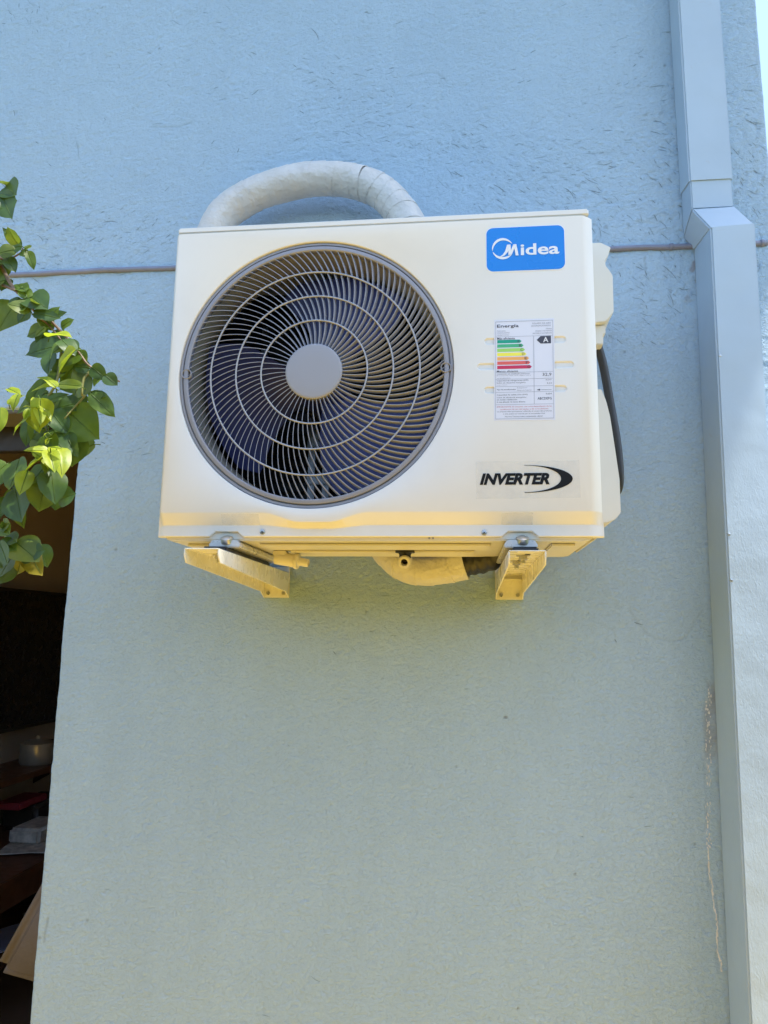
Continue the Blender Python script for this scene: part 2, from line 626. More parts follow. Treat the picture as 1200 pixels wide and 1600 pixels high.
def wall_face():
    st = 0.0026
    xs = np.arange(-1.12, 0.82 + st * 0.5, st)
    xs = xs - (xs[-1] - 0.82)
    k0 = np.argmin(np.abs(xs - JX))
    xs = xs + (JX - xs[k0]) * (1 - np.abs((xs - JX) / (0.82 - JX)).clip(0, 1))
    zs = np.arange(0.55, 3.30, st)
    kz0 = int(np.argmin(np.abs(zs - LZ)))
    X, Zg = np.meshgrid(xs, zs)
    shp = X.shape
    def F(la, lb, th, seed): return rand_field(shp, st, la, lb, th, seed)
    up = smooth01(Zg, 1.35, 2.45)
    patch = smooth01(F(0.16, 0.11, 0.3, 1), -0.5, 0.9)
    patch2 = smooth01(F(0.20, 0.14, -0.4, 2), -0.4, 1.0)
    peel = F(0.0050, 0.0042, 0.3, 3)
    peel2 = F(0.010, 0.008, 0.0, 4)
    lump = F(0.07, 0.05, 0.2, 5)
    # strokes of the trowel in wandering directions
    angs = (0.10, 0.75, -0.6, 1.35)
    wts = [np.exp(1.6 * F(0.13, 0.13, 0, 20 + i)) for i in range(4)]
    tot = sum(wts)
    strokes = sum(w * F(0.024, 0.0033, a, 30 + i) for i, (w, a) in enumerate(zip(wts, angs))) / np.sqrt(sum(w * w for w in wts))
    fine_s = sum(w * F(0.011, 0.0027, a, 40 + i) for i, (w, a) in enumerate(zip(wts, angs))) / np.sqrt(sum(w * w for w in wts))
    scr = 0.6 * smooth01(fine_s, 1.9, 2.7) * patch2 * (0.06 + 0.94 * up)
    h = -(0.00030 * peel + 0.00012 * peel2) * (0.75 + 0.25 * up) - 0.00035 * lump * (0.4 + 0.6 * up)
    h -= (0.00024 * strokes * patch + 0.00024 * fine_s * patch2) * (0.18 + 0.82 * up)
    h += 0.0006 * scr
    wear = np.zeros(shp + (4,), dtype=np.float32)
    wear[..., 3] = 1
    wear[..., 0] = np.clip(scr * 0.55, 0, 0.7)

    def groove(pts, width, depth, dark):
        pts = catmull([(p[0], 0, p[1]) for p in pts], 60)
        for q in pts:
            if noise.noise(Vector((q.x * 23, q.z * 23, 1.0))) < -0.25: continue
            i0 = int((q.z - zs[0]) / st)
            j0 = int((q.x - xs[0]) / st)
            sl = (slice(max(i0 - 4, 0), i0 + 5), slice(max(j0 - 4, 0), j0 + 5))
            d = np.hypot(X[sl] - q.x, Zg[sl] - q.z)
            m_ = np.clip(1.25 - d / width, 0, 1)
            h[sl] = np.maximum(h[sl], h[sl] * 0.6 + depth * m_ * 0.6)
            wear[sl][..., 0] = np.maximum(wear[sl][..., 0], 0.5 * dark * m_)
    # long scratches and hair cracks, each with its own course
    for pts, wd, dp, dk in (
        ([(0.19, 2.50), (0.27, 2.585), (0.38, 2.625), (0.50, 2.63)], 0.0028, 0.0007, 0.22),
        ([(0.30, 2.70), (0.37, 2.755), (0.46, 2.78), (0.55, 2.77)], 0.0026, 0.0006, 0.20),
        ([(-0.95, 2.90), (-0.88, 2.88), (-0.78, 2.905), (-0.70, 2.90)], 0.0024, 0.0008, 0.30),
        ([(-0.62, 2.77), (-0.55, 2.765), (-0.51, 2.775)], 0.003, 0.001, 0.45),
        ([(0.02, 2.86), (0.08, 2.865), (0.11, 2.84)], 0.0028, 0.001, 0.38),
        ([(-0.18, 1.54), (-0.165, 1.46), (-0.19, 1.40)], 0.0022, 0.0004, 0.14),
        ([(0.01, 1.40), (0.05, 1.42), (0.12, 1.47), (0.15, 1.53)], 0.0022, 0.0004, 0.14),
        ([(0.48, 1.60), (0.52, 1.55), (0.58, 1.545), (0.62, 1.60)], 0.0024, 0.0006, 0.28),
        ([(0.44, 1.92), (0.50, 1.90), (0.56, 1.91), (0.61, 1.90)], 0.0024, 0.0005, 0.18),
        ([(0.45, 1.755), (0.53, 1.75), (0.60, 1.77)], 0.0022, 0.0004, 0.16),
        ([(-0.712, 0.958), (-0.713, 0.945), (-0.7155, 0.928), (-0.716, 0.912)], 0.0030, 0.0008, 0.75),
        ([(-0.42, 1.25), (-0.36, 1.20), (-0.33, 1.10)], 0.0020, 0.0003, 0.08),
        ([(0.10, 1.10), (0.12, 1.02), (0.11, 0.95)], 0.0020, 0.0003, 0.08)):
        groove(pts, wd, dp, dk)
    # the many short scratches the trowel left, lying in drifts
    rg = np.random.default_rng(98)
    turn = F(0.22, 0.22, 0, 80) * 0.55
    n_done = 0
    slivers = [[], []]
    while n_done < 1700:
        qx, qz = rg.uniform(-1.1, 0.80), rg.uniform(0.6, 3.27)
        i0, j0 = int((qz - zs[0]) / st), int((qx - xs[0]) / st)
        if not (5 < i0 < shp[0] - 6 and 5 < j0 < shp[1] - 6): continue
        if rg.uniform() > (0.03 + 0.97 * up[i0, j0]) * (0.05 + 0.95 * patch[i0, j0] * patch2[i0, j0] ** 0.5): continue
        n_done += 1
        a = turn[i0, j0] - 0.15 + rg.normal() * 0.28
        ln = 0.004 + 0.006 * rg.gamma(1.5)
        cv = rg.normal() * 18
        dk = rg.uniform(0.12, 0.62)
        wd = rg.uniform(0.0019, 0.0028)
        t_ = 0.0
        course = []
        while t_ < ln:
            course.append((qx, qz, a))
            i0, j0 = int((qz - zs[0]) / st), int((qx - xs[0]) / st)
            if not (3 < i0 < shp[0] - 4 and 3 < j0 < shp[1] - 4): break
            sl = (slice(i0 - 2, i0 + 4), slice(j0 - 2, j0 + 4))
            m_ = np.clip(1.15 - np.hypot(X[sl] - qx, Zg[sl] - qz) / wd, 0, 1) * min(1, 0.4 + 3 * min(t_, ln - t_) / ln)
            h[sl] += 0.00028 * m_
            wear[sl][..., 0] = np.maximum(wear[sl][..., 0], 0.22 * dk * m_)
            qx += math.cos(a) * 0.0015
            qz += math.sin(a) * 0.0015
            a += cv * 0.0015
            t_ += 0.0015
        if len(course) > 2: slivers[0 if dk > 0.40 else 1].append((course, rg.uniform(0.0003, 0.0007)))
    rg = np.random.default_rng(99)
    for _ in range(28):                    # nicks and specks
        qx, qz = rg.uniform(-1.05, 0.62), rg.uniform(0.75, 3.2)
        r_ = rg.uniform(0.0024, 0.0042)
        d = np.hypot((X - qx) * rg.uniform(0.7, 1.4), (Zg - qz) * rg.uniform(0.7, 1.4))
        m_ = np.clip(1.3 - d / r_, 0, 1)
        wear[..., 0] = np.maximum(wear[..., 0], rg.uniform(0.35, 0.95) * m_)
        h += 0.0008 * m_
    # paint torn off beside the downspout
    wob = F(0.03, 0.02, 0, 60) * 0.0035
    brk = smooth01(F(0.012, 0.006, 1.2, 61), -0.2, 0.5)
    lx = np.interp(Zg, [0.93, 1.04, 1.15, 1.27, 1.40, 1.47], [0.6185, 0.612, 0.606, 0.614, 0.622, 0.626])
    dist = np.abs(X - lx - wob)
    pale = smooth01(-dist, -0.0038, -0.0014) * (0.35 + 0.65 * brk) * smooth01(Zg, 0.935, 0.95) * smooth01(-Zg, -1.15, -1.14)
    pale = np.maximum(pale, smooth01(-dist, -0.0060, -0.0025) * brk * smooth01(Zg, 1.16, 1.19) * smooth01(-Zg, -1.45, -1.42))
    brown = smooth01(-np.abs(X - 0.632 - wob), -0.018, -0.008) * smooth01(Zg, 1.30, 1.33) * smooth01(-Zg, -1.47, -1.45) * (1 - 0.4 * brk)
    stain = smooth01(-np.abs(X - 0.632 - wob * 2), -0.022, -0.006) * smooth01(Zg, 2.25, 2.29) * smooth01(-Zg, -2.385, -2.37) * smooth01(F(0.01, 0.01, 0, 62), 0.3, 1.2)
    wear[..., 1] = pale * 0.12
    wear[..., 2] = np.clip(np.maximum(brown * 0.38, stain * 0.6), 0, 1)
    h += 0.0012 * np.maximum(pale, brown * 0.6)
    # rounded, slightly uneven arrises at the doorway and the house corner
    r_ = 0.007
    def arris(d):
        d = np.clip(d, 0, r_)
        return r_ - np.sqrt(np.maximum(r_ * r_ - (r_ - d) ** 2, 0))
    jit = F(0.03, 0.03, 0, 70) * 0.0006
    h += np.where(X < JX + 0.02, np.where(Zg < LZ, arris(X - JX + np.maximum(jit, 0) * (X > JX + st * 0.5)), 0), 0)
    h += np.where((X < JX) & (Zg < LZ + 0.02), arris(Zg - zs[kz0]), 0)
    h += arris(0.82 - X)
    # the edge columns shift a little so that the jamb is not ruler straight
    edge = np.exp(-np.abs(X - JX) / 0.02)
    Xd = X + edge * (F(0.05, 0.05, 0, 71)[:, k0][:, None] * 0.0009 + F(0.01, 0.01, 0, 72)[:, k0][:, None] * 0.0004)
    nz_, nx_ = shp
    co = np.stack([Xd, h, Zg], -1).reshape(-1, 3)
    idx = np.arange(nz_ * nx_).reshape(shp)
    q = np.stack([idx[:-1, :-1], idx[:-1, 1:], idx[1:, 1:], idx[1:, :-1]], -1)
    keep = ~((X[:-1, :-1] < JX - st * 0.5) & (np.arange(nz_ - 1)[:, None] < kz0))
    q = q[keep]
    used = np.zeros(nz_ * nx_, bool)
    used[q.ravel()] = True
    remap = np.cumsum(used) - 1
    q = remap[q]
    co = co[used]
    wc = wear.reshape(-1, 4)[used]
    me = bpy.data.meshes.new("plaster_face")
    me.vertices.add(len(co))
    me.vertices.foreach_set("co", co.astype(np.float32).ravel())
    me.loops.add(q.size)
    me.loops.foreach_set("vertex_index", q.astype(np.int32).ravel())
    me.polygons.add(len(q))
    me.polygons.foreach_set("loop_start", (np.arange(len(q)) * 4).astype(np.int32))
    me.polygons.foreach_set("use_smooth", np.ones(len(q), bool))
    me.update(calc_edges=True)
    at = me.color_attributes.new("wear", 'FLOAT_COLOR', 'POINT')
    at.data.foreach_set("color", wc.astype(np.float32).ravel())
    link_mesh("plaster_face", me, M['wall'], house)
    # scratch shade painted on, and bare filler beside the downspout: ragged slivers a hair proud of the relief
    def surf(x, z):
        i0 = min(max(int(round((z - zs[0]) / st)), 1), shp[0] - 2)
        j0 = min(max(int(round((x - xs[0]) / st)), 1), shp[1] - 2)
        return float(h[i0 - 1:i0 + 2, j0 - 1:j0 + 2].min()) - 0.0002
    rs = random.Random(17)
    for lst, mt in zip(slivers, ('scratchshade', 'scratchshadepale')):
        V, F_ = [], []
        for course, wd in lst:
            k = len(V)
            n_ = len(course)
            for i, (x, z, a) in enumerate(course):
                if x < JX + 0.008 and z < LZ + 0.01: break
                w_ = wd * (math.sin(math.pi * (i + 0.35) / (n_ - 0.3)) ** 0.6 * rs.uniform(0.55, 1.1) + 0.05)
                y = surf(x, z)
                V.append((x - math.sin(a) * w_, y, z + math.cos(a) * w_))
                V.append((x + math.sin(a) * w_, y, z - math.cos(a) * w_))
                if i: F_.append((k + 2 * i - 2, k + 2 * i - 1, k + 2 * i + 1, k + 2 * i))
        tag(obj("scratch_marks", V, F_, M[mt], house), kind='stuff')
    V, F_ = [], []
    z = 0.938
    while z < 1.45:
        solid = z < 1.155
        x = float(np.interp(z, [0.93, 1.04, 1.15, 1.27, 1.40, 1.47], [0.6185, 0.612, 0.606, 0.614, 0.622, 0.626]))
        x += 0.005 * noise.noise(Vector((0, 0, z * 22))) + 0.002 * noise.noise(Vector((3, 0, z * 90)))
        for _ in range(1 if solid else 2):
            if not solid and noise.noise(Vector((7, _ * 5.0, z * 30))) < 0.0: continue
            cx = x + rs.uniform(-0.001, 0.001) * (1 if solid else 5)
            cz = z + rs.uniform(-0.002, 0.002)
            w_, l_ = rs.uniform(0.0005, 0.0019), rs.uniform(0.002, 0.0060 if solid else 0.0045)
            k = len(V)
            y = surf(cx, cz) - 0.0002 * (_ + 1) - rs.uniform(0, 0.0002)
            m_ = rs.randint(5, 7)
            for q_ in range(m_):
                an = 2 * math.pi * q_ / m_
                f_ = rs.uniform(0.6, 1.2)
                V.append((cx + math.cos(an) * w_ * f_, y, cz + math.sin(an) * l_ * f_))
            F_.append(tuple(range(k, k + m_)))
        z += 0.0035
    tag(obj("bare_filler", V, F_, M['filler'], house), kind='stuff')
    zb_, zt_ = float(zs[0]), float(zs[-1])
    x_left = float(xs[0])
    box("wall_core", (JX + 0.0005, 0.0072, 0), (0.8195, 0.155, WT), M['wall'], house, 0)
    box("wall_core", (-1.75, 0.0072, zs[kz0] + 0.0005), (JX, 0.155, WT), M['wall'], house, 0)
    box("wall_core", (-4.0, 0, 0), (-1.752, 0.155, WT), M['wall'], house, 0)
    box("wall_core", (JX + 0.001, 0.0005, 0), (0.819, 0.007, zb_), M['wall'], house, 0)
    box("wall_core", (-1.75, 0.0005, zt_), (0.819, 0.007, WT), M['wall'], house, 0)
    box("wall_core", (-1.75, 0.0005, LZ + 0.002), (x_left, 0.007, zt_), M['wall'], house, 0)


wall_face()
# roof overhang above the frame: it ends at the right and throws the shade over the wall
box("roof_overhang", (-5.2, -0.94, WT + 0.002), (0.736 + (WT - 2.09) * 0.357, 0.6, WT + 0.12), M['roof'], house, bevel=0.004)
# painted soffit inside the head of the doorway, with the dark sliding-door track behind it
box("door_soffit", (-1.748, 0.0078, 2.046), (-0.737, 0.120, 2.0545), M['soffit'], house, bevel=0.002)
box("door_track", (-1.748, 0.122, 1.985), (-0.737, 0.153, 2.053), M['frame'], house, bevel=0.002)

# the dim room behind the doorway
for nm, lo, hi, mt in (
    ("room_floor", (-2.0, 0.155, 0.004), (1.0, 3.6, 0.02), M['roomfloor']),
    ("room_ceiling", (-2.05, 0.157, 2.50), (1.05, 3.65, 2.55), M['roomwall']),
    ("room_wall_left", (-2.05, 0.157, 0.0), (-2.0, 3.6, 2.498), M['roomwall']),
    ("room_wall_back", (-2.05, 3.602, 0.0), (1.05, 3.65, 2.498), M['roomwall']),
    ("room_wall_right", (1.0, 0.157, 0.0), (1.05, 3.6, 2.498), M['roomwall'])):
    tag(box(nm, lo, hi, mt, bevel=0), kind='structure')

# thin conduit along the wall
cond = empty("conduit", (-1.9, -0.003, 2.392))
tag(cond, "thin grey conduit running level across the blue wall behind the unit", "conduit")
pth = [(-2.0 + i * 0.035, -0.0015 + 0.0006 * math.sin(i * 1.3), 2.3915 + 0.0011 * math.sin(i * 0.55) + 0.0005 * math.sin(i * 2.1)) for i in range(81)]
tube("pipe_run", pth, 0.0062, M['conduit'], cond, 10)
for x in (-1.3, -0.40, 0.60, 0.79):
    lathe("clip", [(0.0070, -0.004), (0.0078, -0.003), (0.0078, 0.003), (0.0070, 0.004)], (x, -0.0015, 2.3915), M['conduit'], cond, 14, direction=(1, 0, 0))

# ================================================================== DOWNSPOUT
ds = empty("downspout", (0.67, -0.07, 0.0))
tag(ds, "pale blue square metal downspout with an offset elbow at the house corner", "downspout")
X0, X1 = 0.626, 0.713
prism("upper_pipe", [(-0.001, 2.512), (-0.068, 2.502), (-0.068, 6.495), (-0.001, 6.495)], X0 - 0.001, X1 + 0.001, M['gutter'], ds, 'x', 0.0035)
prism("collar", [(-0.002, 2.53), (-0.0655, 2.53), (-0.0655, 2.4405), (-0.002, 2.4135)], X0 + 0.0015, X1 - 0.0015, M['gutter'], ds, 'x', 0.0025)


def loft(name, lo, hi, bevel):
    """pipe piece between two four-cornered ends"""
    b = bmesh.new()
    A = [b.verts.new(p) for p in lo]
    B = [b.verts.new(p) for p in hi]
    b.faces.new(A)
    b.faces.new(B[::-1])
    for i in range(4):
        b.faces.new((A[i], B[i], B[(i + 1) % 4], A[(i + 1) % 4]))
    bmesh.ops.recalc_face_normals(b, faces=b.faces[:])
    if bevel: bmesh.ops.bevel(b, geom=b.edges[:], offset=bevel, segments=2, affect='EDGES', clamp_overlap=True)
    return bm_obj(name, b, M['gutter'], ds, smooth=True, sharp=62)


loft("elbow", [(0.6475, -0.001, 2.380), (0.6475, -0.1075, 2.370), (0.7355, -0.1075, 2.374), (0.7355, -0.001, 2.380)],
     [(0.6265, -0.001, 2.4135), (0.6265, -0.0675, 2.4400), (0.7130, -0.0675, 2.4420), (0.7130, -0.001, 2.4135)], 0.003)
loft("lower_pipe", [(0.6195, -0.001, 0.25), (0.6195, -0.1055, 0.25), (0.7080, -0.1055, 0.25), (0.7080, -0.001, 0.25)],
     [(0.6480, -0.001, 2.386), (0.6480, -0.1065, 2.377), (0.7350, -0.1065, 2.381), (0.7350, -0.001, 2.386)], 0.0035)


def screw(name, c, r, parent, d=(0, -1, 0), mat='screw', cross=True):
    """pan head screw with a recessed cross"""
    d = Vector(d).normalized()
    s = lathe(name, [(r * 1.0, -0.001), (r, r * 0.2), (r * 0.8, r * 0.5), (r * 0.35, r * 0.62), (r * 0.02, r * 0.64)], c, M[mat], parent, 16, direction=d)
    if cross:
        n = d.orthogonal().normalized()
        q = d.cross(n)
        V, F = [], []
        for (a, e) in ((n, q), (q, n)):
            k = len(V)
            for sa, se in ((-1, -1), (1, -1), (1, 1), (-1, 1)):
                V.append(Vector(c) + d * (r * 0.66) + a * (sa * r * 0.5) + e * (se * r * 0.11))
            F.append((k, k + 1, k + 2, k + 3))
            d = d * 1.0
        obj("screw_slot", V[:4], F[:1], M['slot'], parent)
        obj("screw_slot", [v + Vector(d) * (r * 0.012) for v in V[4:]], [(0, 1, 2, 3)], M['slot'], parent)
    return s


for z, dx in ((2.098, 0.003), (1.742, 0.003), (1.655, 0.003)):
    screw("rivet", (0.6195 + (z - 0.25) * 0.01334 + dx + 0.003, -0.1062, z), 0.0027, ds, cross=False)

# ================================================================== AIR CONDITIONER
Z0 = 1.702
YF = -0.394
YB = -0.124
FX, FZ = -0.104, Z0 + 0.277
FR = 0.2335
ac = empty("air_conditioner", (0, -0.26, Z0 - 0.006))
tag(ac, "cream outdoor air conditioner unit with round grey fan grille on the wall", "air conditioner")

XL, XR = -0.360, 0.360
CL, CR = -0.353, 0.341                    # where the side chamfers start


def sm(t):
    t = max(0, min(1, t))
    return t * t * (3 - 2 * t)


def bumpx(x):
    u = (x + 0.0956)
    return sm(1 - (abs(u) - 0.022) / 0.068)


def z_top(x): return Z0 + 0.0385 - 0.0150 * bumpx(x)
def z_bot(x): return Z0 + 0.0160 - 0.0056 * bumpx(x)


def z_lip(x):
    for c in (-0.2452, 0.2330):
        d = abs(x - c)
        if d < 0.029:
            return Z0 - 0.001 + 0.0085 * min(1, (0.029 - d) / 0.010)
    return Z0 - 0.001


def chamf(x):                             # how far the face falls back at the sides
    if x > CR: return 0.013 * ((x - CR) / (XR - CR)) ** 1.5
    if x < CL: return 0.010 * ((CL - x) / (CL - XL)) ** 1.5
    return 0.0


ZT = Z0 + 0.536
SLOTS = [(0.1790, 0.3110, 0.3195), (0.1668, 0.3225, 0.2765), (0.1780, 0.3100, 0.2365)]


def pill(x0, x1, zc, h, n=8):
    r = h / 2
    out = []
    for i in range(n + 1):
        a = -math.pi / 2 + math.pi * i / n
        out.append((x1 - r + r * math.cos(a), zc + r * math.sin(a)))
    for i in range(n + 1):
        a = math.pi / 2 + math.pi * i / n
        out.append((x0 + r + r * math.cos(a), zc + r * math.sin(a)))
    return out


def front_panel():
    cols = [CL + (CR - CL) * i / 120 for i in range(121)]
    extra = []
    for c in (-0.2452, 0.2330):
        extra += [c - 0.029, c - 0.019, c + 0.019, c + 0.029]
    cols = sorted(cols + extra)
    b = bmesh.new()
    # flat face with the holes
    bot = [b.verts.new((x, YF, z_top(x))) for x in cols]
    tr = b.verts.new((CR, YF, ZT))
    tl = b.verts.new((CL, YF, ZT))
    loop = bot + [tr, tl]
    edges = [b.edges.new((loop[i], loop[(i + 1) % len(loop)])) for i in range(len(loop))]
    NC = 128
    circ = [b.verts.new((FX + (FR + 0.0024) * math.cos(2 * math.pi * i / NC), YF, FZ + (FR + 0.0024) * math.sin(2 * math.pi * i / NC))) for i in range(NC)]
    edges += [b.edges.new((circ[i], circ[(i + 1) % NC])) for i in range(NC)]
    pl = []
    for x0, x1, zc in SLOTS:
        P = [b.verts.new((x, YF, Z0 + z)) for x, z in pill(x0, x1, zc, 0.0118)]
        pl.append((P, pill(x0 + 0.0018, x1 - 0.0018, zc, 0.0082)))
        edges += [b.edges.new((P[i], P[(i + 1) % len(P)])) for i in range(len(P))]
    bmesh.ops.triangle_fill(b, use_beauty=True, use_dissolve=False, edges=edges, normal=(0, -1, 0))
    # recessed slots
    for P, inner in pl:
        Q = [b.verts.new((x, YF + 0.0022, Z0 + z)) for x, z in inner]
        n = len(P)
        for i in range(n):
            b.faces.new((P[i], P[(i + 1) % n], Q[(i + 1) % n], Q[i]))
        b.faces.new(Q)
    # rolled edge of the fan opening
    prev = circ
    for rr, dy in ((FR + 0.0010, 0.0006), (FR + 0.0002, 0.0020), (FR, 0.006), (FR, 0.016)):
        nxt = [b.verts.new((FX + rr * math.cos(2 * math.pi * i / NC), YF + dy, FZ + rr * math.sin(2 * math.pi * i / NC))) for i in range(NC)]
        for i in range(NC):
            b.faces.new((prev[i], prev[(i + 1) % NC], nxt[(i + 1) % NC], nxt[i]))
        prev = nxt
    # band that falls back, lip below it
    allc = [XL - 0.0035] + [XL + (CL - XL) * i / 4 for i in range(4)] + cols + [CR + (XR - CR) * i / 6 for i in range(1, 7)] + [XR + 0.0035]
    def row(fz, fy):
        nar = len(rws) < 2
        rws.append(0)
        return [b.verts.new((min(max(x, XL), XR) if nar else x, fy(x), fz(x))) for x in allc]
    rws = []
    rnd = 0.0022
    rows = [row(lambda x: z_top(x) + (0 if CL <= x <= CR else 0), lambda x: YF + chamf(min(max(x, XL), XR))),
            row(lambda x: z_top(x) - rnd, lambda x: YF + chamf(min(max(x, XL), XR)) + 0.0009),
            row(lambda x: z_bot(x) + rnd, lambda x: YF + 0.0150 + chamf(min(max(x, XL), XR)) * 0.4),
            row(lambda x: z_bot(x) - 0.0008, lambda x: YF + 0.0150 + chamf(min(max(x, XL), XR)) * 0.4),
            row(lambda x: z_lip(x) + 0.0015, lambda x: YF + 0.0150 + chamf(min(max(x, XL), XR)) * 0.4),
            row(lambda x: z_lip(x), lambda x: YF + 0.0165 + chamf(min(max(x, XL), XR)) * 0.4),
            row(lambda x: z_lip(x) + 0.0005, lambda x: YF + 0.034)]
    for r0, r1 in zip(rows, rows[1:]):
        for i in range(len(allc) - 1):
            b.faces.new((r0[i], r1[i], r1[i + 1], r0[i + 1]))
    # chamfers up both sides, then back along the flanks
    for xs, edge in (([CR + (XR - CR) * i / 6 for i in range(7)], XR), ([CL + (XL - CL) * i / 4 for i in range(5)], XL)):
        prevc = None
        for x in xs + [edge]:
            last = prevc is not None and x == edge and len(prevc) and prevc[2]
            y = YF + chamf(x)
            if last: y += 0.02
            lo_ = b.verts.new((x, y, Z0 + 0.0385))
            hi_ = b.verts.new((x, y, ZT))
            if prevc:
                b.faces.new((prevc[0], lo_, hi_, prevc[1]))
            prevc = (lo_, hi_, x == edge)
    # top return under the lid
    tops = [b.verts.new((x, YF + chamf(x), ZT)) for x in (XL, CL, CR, XR)]
    backs = [b.verts.new((x, YF + 0.03, ZT + 0.0005)) for x in (XL, CL, CR, XR)]
    for i in range(3):
        b.faces.new((tops[i], tops[i + 1], backs[i + 1], backs[i]))
    bmesh.ops.remove_doubles(b, verts=b.verts, dist=0.00003)
    bmesh.ops.recalc_face_normals(b, faces=b.faces[:])
    ref = [f for f in b.faces if abs(f.calc_center_median().y - YF) < 1e-5]
    if ref and ref[0].normal.y > 0:
        bmesh.ops.reverse_faces(b, faces=b.faces[:])
    return bm_obj("front_panel", b, M['shell'], ac, smooth=True, sharp=28)


fp = front_panel()

# lid: thin cap with rounded rim
b = bm_box((XL + 0.004, YF + 0.0015, ZT + 0.0018), (XR - 0.006, YB + 0.002, Z0 + 0.5500), 0.0026, 3)
bm_obj("top_lid", b, M['shell'], ac, smooth=True, sharp=50)
b = bm_box((XL + 0.010, YF + 0.02, ZT - 0.004), (XR - 0.012, YB + 0.01, ZT + 0.0040), 0.0)
bm_obj("lid_flange", b, M['shell'], ac)
# flanks and back
box("side_panel", (XL + 0.0006, YF + 0.031, Z0 + 0.002), (XL + 0.0030, YB, ZT), M['shell'], ac, 0.0008)
box("side_panel", (XR - 0.0030, YF + 0.034, Z0 + 0.002), (XR - 0.0006, YB, ZT), M['shell'], ac, 0.0008)
box("back_panel", (XL + 0.0035, YB - 0.004, Z0 + 0.004), (XR - 0.0035, YB - 0.001, ZT), M['coil'], ac, 0.0005)

# base pan: stepped tray
prof = [(-0.352, Z0 + 0.014), (-0.352, Z0 - 0.0035), (-0.345, Z0 - 0.0062), (0.332, Z0 - 0.0062), (0.345, Z0 - 0.004), (0.352, Z0 + 0.014)]
prism("base_pan", prof, YF + 0.0205, YB + 0.002, M['pan'], ac, 'y', 0.002)
for (x0, x1, y0, y1) in ((-0.20, 0.19, YF + 0.05, YF + 0.12), (-0.17, 0.165, YF + 0.15, YF + 0.23), (0.285, 0.325, YF + 0.05, YF + 0.20), (-0.33, -0.29, YF + 0.06, YF + 0.20)):
    box("pan_rib", (x0, y0, Z0 - 0.0105), (x1, y1, Z0 - 0.0060), M['pan'], ac, 0.0022)
for x in (0.088, 0.094):
    box("pan_louvre", (x, YF + 0.019, Z0 - 0.0042), (x + 0.003, YF + 0.0215, Z0 - 0.0005), M['rim'], ac, 0.0005)

screw("panel_screw", (-0.184, YF + 0.0150, Z0 + 0.0072), 0.0046, ac)
screw("panel_screw", (0.1768, YF + 0.0150, Z0 + 0.0056), 0.0046, ac)

# ---- fan grille
grille = empty("fan_grille", (FX, YF, FZ), ac)
C3 = (FX, YF, FZ)
lathe("rim", [(0.2333, YF + 0.012), (0.2330, YF + 0.0048), (0.2318, YF + 0.0036), (0.2285, YF + 0.0036), (0.2276, YF + 0.0068), (0.2266, YF + 0.0068),
              (0.2256, YF + 0.0020), (0.2240, YF + 0.0012), (0.2195, YF + 0.0012), (0.2180, YF + 0.0028), (0.2176, YF + 0.013)], C3, M['rim'], grille, 160, sharp=35)
RINGS = (0.0905, 0.1340, 0.1780)
for r in RINGS:
    pr = [(r + 0.0015 * math.cos(a), YF + 0.0022 + 0.0016 * math.sin(a)) for a in [2 * math.pi * k / 8 for k in range(8)]]
    lathe("grille_ring", pr, C3, M['ring'], grille, 120, closed=True, sharp=180)
lathe("hub_cap", [(0.0475, YF + 0.014), (0.0485, YF + 0.004), (0.0482, YF + 0.0014), (0.0470, YF + 0.0003), (0.044, YF - 0.0003), (0.022, YF - 0.0006), (0.0002, YF - 0.0007)],
      C3, M['hub'], grille, 96, sharp=60)


def spiral(r):                             # angle swept (counter-clockwise seen from the front) while going outwards
    # d(theta)/dr = tan(lean)/r with tan(lean) = 4.3*(r-0.048)
    return 4.3 * (r - 0.0485) - 4.3 * 0.048 * math.log(r / 0.0485)


def fin_mesh(r0, r1, n=6, th=0.00058, d0=0.0028, d1=0.0098):
    V, F = [], []
    for i in range(n + 1):
        r = r0 + (r1 - r0) * i / n
        a = math.pi + (math.pi - 0) * 0 + spiral(r)
        c, s = math.cos(a), math.sin(a)
        lean = math.atan(4.3 * (r - 0.048))
        ta = a + math.pi / 2 + lean
        nx, nz = math.cos(ta), math.sin(ta)
        for (w, d) in ((-th * 0.7, d0), (th * 0.7, d0), (th, d0 + 0.0015), (th * 0.8, d1), (-th * 0.8, d1), (-th, d0 + 0.0015)):
            w -= 0.34 * (d - d0)                       # the fins are set at a slant
            V.append((r * c + nx * w, d, r * s + nz * w))
    for i in range(n):
        for k in range(6):
            k2 = (k + 1) % 6
            F.append((i * 6 + k, i * 6 + k2, (i + 1) * 6 + k2, (i + 1) * 6 + k))
    return V, F


for (r0, r1, cnt) in ((0.0895, 0.1345, 78), (0.1335, 0.1785, 94), (0.1775, 0.2190, 112)):
    V, F = fin_mesh(r0, r1, 4)
    me = bpy.data.meshes.new("grille_fin")
    me.from_pydata(V, [], F)
    me.materials.append(M['fin'])
    for p in me.polygons: p.use_smooth = True
    me.set_sharp_from_angle(angle=R(50))
    for i in range(cnt):
        o = bpy.data.objects.new("grille_fin", me)
        COL.objects.link(o)
        o.parent = grille
        o.rotation_euler = (0, 2 * math.pi * (i + 0.3) / cnt, 0)
V, F = [], []
v0, f0 = fin_mesh(0.0465, 0.0910, 5)
for i in range(52):
    a = 2 * math.pi * i / 52
    k = len(V)
    for x, y, z in v0:
        V.append((FX + x * math.cos(a) - z * math.sin(a), YF + y, FZ + x * math.sin(a) + z * math.cos(a)))
    F += [tuple(q + k for q in f) for f in f0]
tag(obj("inner_fins", V, F, M['fin'], grille, smooth=False), kind='stuff')

